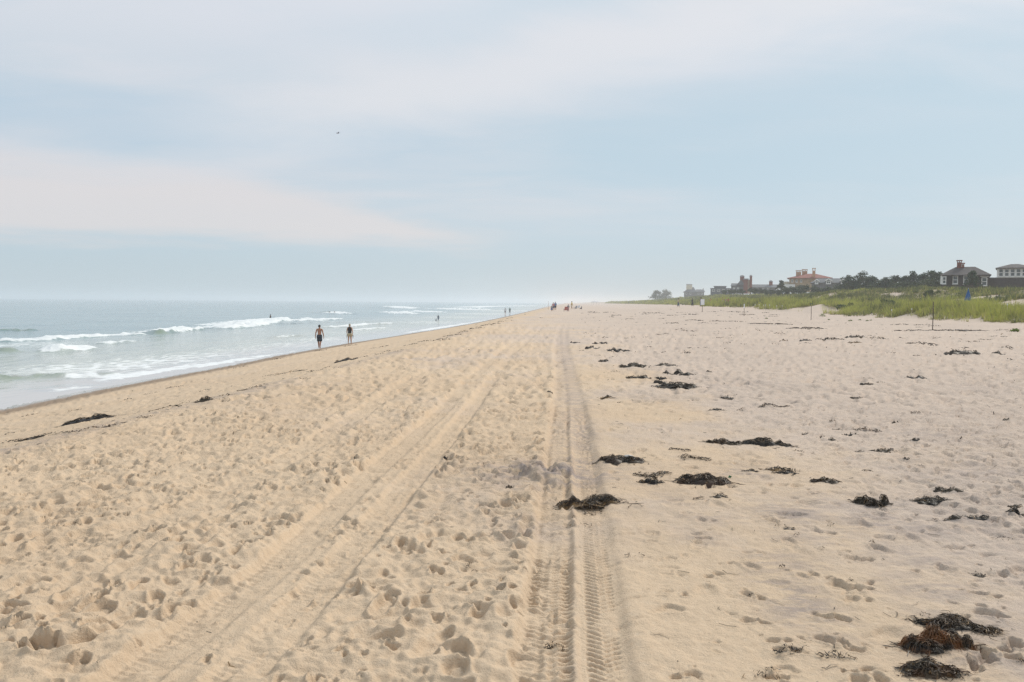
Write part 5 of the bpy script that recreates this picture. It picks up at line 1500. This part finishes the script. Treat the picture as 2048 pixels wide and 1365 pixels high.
PEOPLE = [  # px, base, top, pose, skin, hair, bottom, len, top, sleeves, rz, label
    (1010.5, 629, 616, 'walk', 'fair', HAIRD, GREY, .3, WHITE, True, 0, 'far walker in white shirt at the water edge, left of a pair'),
    (1019.5, 627.5, 614, 'walk', 'dark', HAIRD, SLATE, .3, GREENC, True, 0, 'far walker in grey-green shirt at the water edge, right of a pair'),
    (1106.5, 621.5, 605, 'stand', 'fair', HAIRB, SLATE, .3, PINK, True, .4, 'far standing person in pink shirt left in the tight group on the sand'),
    (1110.5, 621, 604, 'stand', 'tan', HAIRD, NAVY, .3, BLUE, True, -.3, 'far standing person in blue shirt right in the tight group on the sand'),
    (1102.5, 622.5, 612, 'crouch', 'fair', HAIRD, BLUE, .3, BLUE, True, -1.2, 'far child in blue crouching beside the tight group'),
    (1136.5, 623.5, 609, 'stand', 'dark', HAIRD, PINK, .6, GREY, True, 2.8, 'far person in grey top and pink trousers next to a red chair'),
    (1143.5, 618.5, 602, 'walk', 'tan', HAIRD, BEIGE, .3, YELLOW, True, 1.2, 'far person in yellow shirt walking across the sand'),
    (1163, 619, 612.5, 'sit', 'dark', HAIRD, NAVY, .3, GREY, True, 2.0, 'far dark figure sitting on the sand right of the yellow shirt'),
    (1356.5, 614.5, 597, 'walk', 'tan', HAIRD, SLATE, .6, BEIGE, True, -1.3, 'person in pale top and dark trousers walking before the dune grass'),
    (1384.5, 613, 596.5, 'walk', 'dark', HAIRD, BLACK, .6, BLACK, True, -1.3, 'person dressed all in dark clothes left of the white sign'),
    (1401.5, 613.5, 593.5, 'stand', 'fair', HAIRD, SLATE, .6, BLACK, True, 1.0, 'person in black top standing right behind the white sign'),
    (1421, 610, 595, 'stand', 'fair', HAIRD, GREY, .3, RED, True, .5, 'person in red shirt standing in the dune path'),
    (1445, 607.5, 595.5, 'stand', 'tan', HAIRD, BEIGE, .3, None, False, 1.5, 'shirtless person at the left of the trio in the dune grass'),
    (1451, 608, 597, 'stand', 'fair', HAIRB, BEIGE, .3, PINK, True, -1.0, 'person in pink in the middle of the trio in the dune grass'),
    (1456.5, 608, 596.5, 'stand', 'tan', HAIRD, RED, .3, RED, True, -.5, 'person in red at the right of the trio in the dune grass'),
]
for (px, pb, pt, pose, sk, hr, bt, bl, tp, sl, rz, lab) in PEOPLE:
    b = base_at(px, pb); Hh = (pb - pt) * b[1] / F / {'walk': 1, 'stand': 1, 'sit': .58, 'crouch': .68}[pose]
    person(lab, b, float(np.clip(Hh, 1.0, 1.95)), rz, pose, sk, hr, bt, bl, tp, sl, group='people far along the beach')
# child and toddler in the shallows
x, y = at_z(876.5, 642.5, -.05); person('dark haired child standing ankle deep in the shallow water', (x, y, -.1), 1.25, -.6, 'walk', 'dark', HAIRD, SLATE, .3, SLATE, True, lead=-1)
x, y = at_z(872.5, 642.5, -.05); person('small child bending down in the shallows beside the bigger child', (x, y, -.1), .85, 1.0, 'crouch', 'dark', HAIRD, GREY, .3, GREY, True)
# bathers in the surf
for px, py, d, lab in ((541, 633, 0, 'bather up to the chest behind the long white breaker'), (669, 625.5, 0, 'bather rightmost in the green swell before the small whitecap'), (659, 625.5, 0, 'bather leftmost in the green swell before the small whitecap'), (807, 616.5, 0, 'bather between two far whitecaps')):
    x, y = at_z(px, py, .25)
    person(lab, (x, y, -1.05), 1.75, _rs.uniform(0, 6), 'stand', 'dark', HAIRD, NAVY, .3, None, False, group='bathers in the surf')

# ------------------------------------------------------------------ beach things
x, y, z = ground(1096.5, 619.5)
root = thing('pole', 'thin reddish pole stuck upright in the sand left of the far group', 'pole', (x, y, z))
MB().tube([(0, 0, -.3), (0, 0, 1.0), (.02, 0, 1.75)], [.03, .028, .02], 6).build('shaft', mat('red_pole', (0.30, 0.13, 0.10), .7), root); MB().tube([(.02, 0, 1.751), (.02, 0, 1.83)], [.035, .02], 6).build('tip', WOOD, root)


def beach_chair(px, pb, cloth_m, label, rz):
    x, y, z = ground(px, pb)
    root = thing('beach_chair', label, 'chair', (x, y, z), rz, 'low beach chairs')
    MB().add([(-.28, -.05, .22), (.28, -.05, .22), (.28, .42, .30), (-.28, .42, .30), (-.28, -.05, .25), (.28, -.05, .25), (.28, .42, .33), (-.28, .42, .33)], [(0, 3, 2, 1), (4, 5, 6, 7), (0, 1, 5, 4), (1, 2, 6, 5), (2, 3, 7, 6), (3, 0, 4, 7)]).build('seat', cloth_m, root)
    MB().add([(-.28, -.06, .25), (.28, -.06, .25), (.28, -.34, .85), (-.28, -.34, .85), (-.28, -.09, .24), (.28, -.09, .24), (.28, -.37, .84), (-.28, -.37, .84)], [(0, 1, 2, 3), (7, 6, 5, 4), (0, 4, 5, 1), (1, 5, 6, 2), (2, 6, 7, 3), (3, 7, 4, 0)]).build('backrest', cloth_m, root)
    for sx in (-.3, .3):
        for a, b in (((sx, -.2, -.03), (sx, .1, .5)), ((sx, .4, -.03), (sx, .38, .5))):
            MB().tube([a, b], .015, 6).build('leg', M_LEAD, root)
        MB().tube([(sx, -.12, .505), (sx, .42, .505)], .02, 6).build('armrest', M_LEAD, root)


beach_chair(1131.5, 623.5, RED, 'red low beach chair left of the person in pink trousers', 2.8)
beach_chair(1151, 619.5, GREY, 'grey low beach chair right of the yellow shirt', 2.2)
beach_chair(1157, 618, WHITE, 'pale low beach chair behind the grey chair', 2.5)
# far white canopy tent
x, y, z = ground(1190, 610.5)
root = thing('canopy_tent', 'far white canopy tent fading into the haze on the beach', 'tent', (x, y, z), .3)
MB().add([(-2, -2, 2.2), (2, -2, 2.2), (2, 2, 2.2), (-2, 2, 2.2), (0, 0, 3.2), (-2, -2, 1.9), (2, -2, 1.9), (2, 2, 1.9), (-2, 2, 1.9)], [(0, 1, 4), (1, 2, 4), (2, 3, 4), (3, 0, 4), (5, 6, 1, 0), (6, 7, 2, 1), (7, 8, 3, 2), (8, 5, 0, 3)]).build('canopy', WHITE, root)
for sx in (-1.95, 1.95):
    for sy in (-1.95, 1.95):
        MB().tube([(sx, sy, -.3), (sx, sy, 2.1)], .04, 6).build('leg', M_LEAD, root)
# closed blue umbrella with things around its foot
p = at_y(1936, 601, 92); gzv = gz(p.x, p.y); zt = at_y(1935.5, 577, 92).z
root = thing('beach_umbrella', 'closed blue beach umbrella standing behind the front dune grass', 'umbrella', (p.x, p.y, gzv))
hh = zt - gzv
UBLUE = mat('umbrella_blue', (0.010, 0.115, 0.34), .7, .15, 5.0)
MB().tube([(0, 0, -.3), (0, 0, hh)], .025, 8).build('pole', M_WHITE, root)
m = MB(); rings = []
for f, r in ((0, .31), (.06, .35), (.3, .27), (.6, .16), (.85, .07), (1, .025)):
    rings.append((0, 0, hh - 1.42 + f * 1.40, r, r * .85))
b0 = len(m.v); m.rings(rings, 16)
m.v = [(vx * (1 + .18 * math.cos(8 * math.atan2(vy, vx))), vy * (1 + .18 * math.cos(8 * math.atan2(vy, vx))), vz) for vx, vy, vz in m.v]
m.build('canopy', UBLUE, root, True); MB().rings([(0, 0, hh - .02, .03, .03), (0, 0, hh + .05, .015, .015)], 8).build('finial', M_WHITE, root)
q = at_y(1946, 602, 91); g = gz(q.x, q.y); root = thing('beach_bag', 'green beach bag beside the foot of the blue umbrella', 'bag', (q.x, q.y, g))
MB().rings([(0, 0, 0, .22, .13), (0, 0, .2, .27, .16), (0, 0, .40, .25, .12), (0, 0, .45, .2, .06)], 12).build('body', cloth('bag_green', (.05, .16, .06)), root, True); MB().tube([(-.15, 0, .42), (-.1, 0, .62), (.1, 0, .62), (.15, 0, .42)], .015, 6).build('handle', BEIGE, root)
q = at_y(1957, 603, 91); g = gz(q.x, q.y); root = thing('towel', 'crumpled yellow towel right of the blue umbrella', 'towel', (q.x, q.y, g))
gx, gy = np.meshgrid(np.linspace(-.55, .55, 15), np.linspace(-.4, .4, 9)); gzz = .12 + .30 * np.abs(fbm(gx + 5, gy, 2.2, 2, 1)) + .12 * (1 - (gx / .55) ** 2)
I = np.arange(gx.size).reshape(gx.shape); link('cloth', mesh_from('cloth', np.stack([gx, gy, gzz], -1).reshape(-1, 3), np.stack([I[:-1, :-1], I[:-1, 1:], I[1:, 1:], I[1:, :-1]], -1).reshape(-1, 4)), cloth('towel_yellow', (.62, .50, .12)), root)
x, y, z = ground(1460, 955); 
V, Q = leaf_cloud(np.random.RandomState(4), [(0, 0, .006)], [.014], 14, .012, .5)
tag(link('plastic_scrap', mesh_from('plastic_scrap', V, Q, smooth=False), mat('green_plastic', (0.01, 0.22, 0.09), .35, .1, 30.), None, (x, y, float(gfull(np.array([x]), np.array([y]))[0]))), 'tiny bright green plastic scrap behind the long slanting seaweed mat', 'litter')
x, y, z = ground(1257, 919)
rk = MB().rings([(0, 0, -.02, .05, .04), (0.01, 0, .015, .06, .045), (0, .01, .035, .045, .03), (0, 0, .045, .015, .012)], 10)
tag(rk.build('shell', mat('shell_white', (.62, .58, .53), .6, .08, 30.), None, True, (x, y, float(gfull(np.array([x]), np.array([y]))[0]))), 'pale shell lying on the stringy seaweed mat beside the tracks', 'shell')

# ------------------------------------------------------------------ bird, boats
p = at_y(676, 267, 62)
root = thing('bird', 'dark gull flying high over the sea in the open sky', 'bird', tuple(p), 2.2); root.scale = (.55, .55, .55)
MB().tube([(0, -.20, .06), (0, -.08, .03), (0, .05, 0), (0, .16, .0), (0, .20, .01)], [.015, .05, .065, .04, .012], 8).build('body', GREY, root, True)
for s in (-1, 1):
    MB().add([(s * .04, .06, .02), (s * .04, -.07, .02), (s * .28, -.05, .12), (s * .28, .07, .13), (s * .56, -.10, .05), (s * .52, .0, .06), (s * .04, .06, .035), (s * .04, -.07, .03), (s * .28, -.05, .13), (s * .28, .07, .145), (s * .56, -.10, .055), (s * .52, .0, .068)],
             [(0, 1, 2, 3), (3, 2, 4, 5), (6, 9, 8, 7), (9, 11, 10, 8), (0, 3, 9, 6), (3, 5, 11, 9), (1, 7, 8, 2), (2, 8, 10, 4), (5, 4, 10, 11)]).build('wing', SLATE, root, True)
MB().add([(-.03, -.18, .06), (.03, -.18, .06), (.06, -.30, .08), (-.06, -.30, .08), (-.03, -.18, .07), (.03, -.18, .07), (.06, -.30, .088), (-.06, -.30, .088)], [(0, 1, 2, 3), (7, 6, 5, 4), (0, 4, 5, 1), (2, 6, 7, 3), (1, 5, 6, 2), (0, 3, 7, 4)]).build('tail', GREY, root)
for px, lab, k in ((289, 'tiny hazy boat with a cabin on the sea horizon at left', 1.0), (457, 'tinier hazy boat on the sea horizon right of the other boat', .8)):
    x, y = at_z(px, 600.5 + (px - 289) * .0083, 0.0)
    root = thing('boat', lab, 'boat', (x, y, 0), .5, 'boats on the horizon'); root.scale = (k, k, k)
    MB().add([(-2.6, -.9, .1), (2.2, -.9, .1), (3.4, 0, .9), (2.2, .9, .1), (-2.6, .9, .1), (-2.7, -1.1, 1.1), (2.3, -1.1, 1.2), (3.8, 0, 1.5), (2.3, 1.1, 1.2), (-2.7, 1.1, 1.1), (-2.6, 0, -.4), (2.3, 0, -.4)],
             [(0, 1, 6, 5), (1, 2, 7, 6), (2, 3, 8, 7), (3, 4, 9, 8), (4, 0, 5, 9), (5, 6, 8, 9), (6, 7, 8), (0, 10, 11, 1), (4, 3, 11, 10), (1, 11, 2), (3, 2, 11), (0, 4, 10)]).build('hull', M_DARKGREY, root)
    MB().box(-1.2, 1.0, -.7, .7, 1.22, 2.9).build('cabin', GREY, root); MB().tube([(-.2, 0, 2.91), (-.2, 0, 6.0)], .09, 6).build('mast', M_DARKGREY, root)

# ------------------------------------------------------------------ the hazy sea air
def build_haze():
    m = bpy.data.materials.new('sea_haze'); m.use_nodes = True; N = NT(m.node_tree)
    v = N.node('ShaderNodeVolumePrincipled', {'Color': (0.93, 0.96, 1.0, 1), 'Density': 0.00058, 'Anisotropy': 0.25})
    N.node('ShaderNodeOutputMaterial', {'Volume': v.outputs[0]})
    o = MB().box(-46500, 46500, -200, 9500, -8.0, 22.0).build('haze', m)
    tag(o, 'thin pale sea haze lying over the whole beach', None, None, 'stuff')


build_haze()
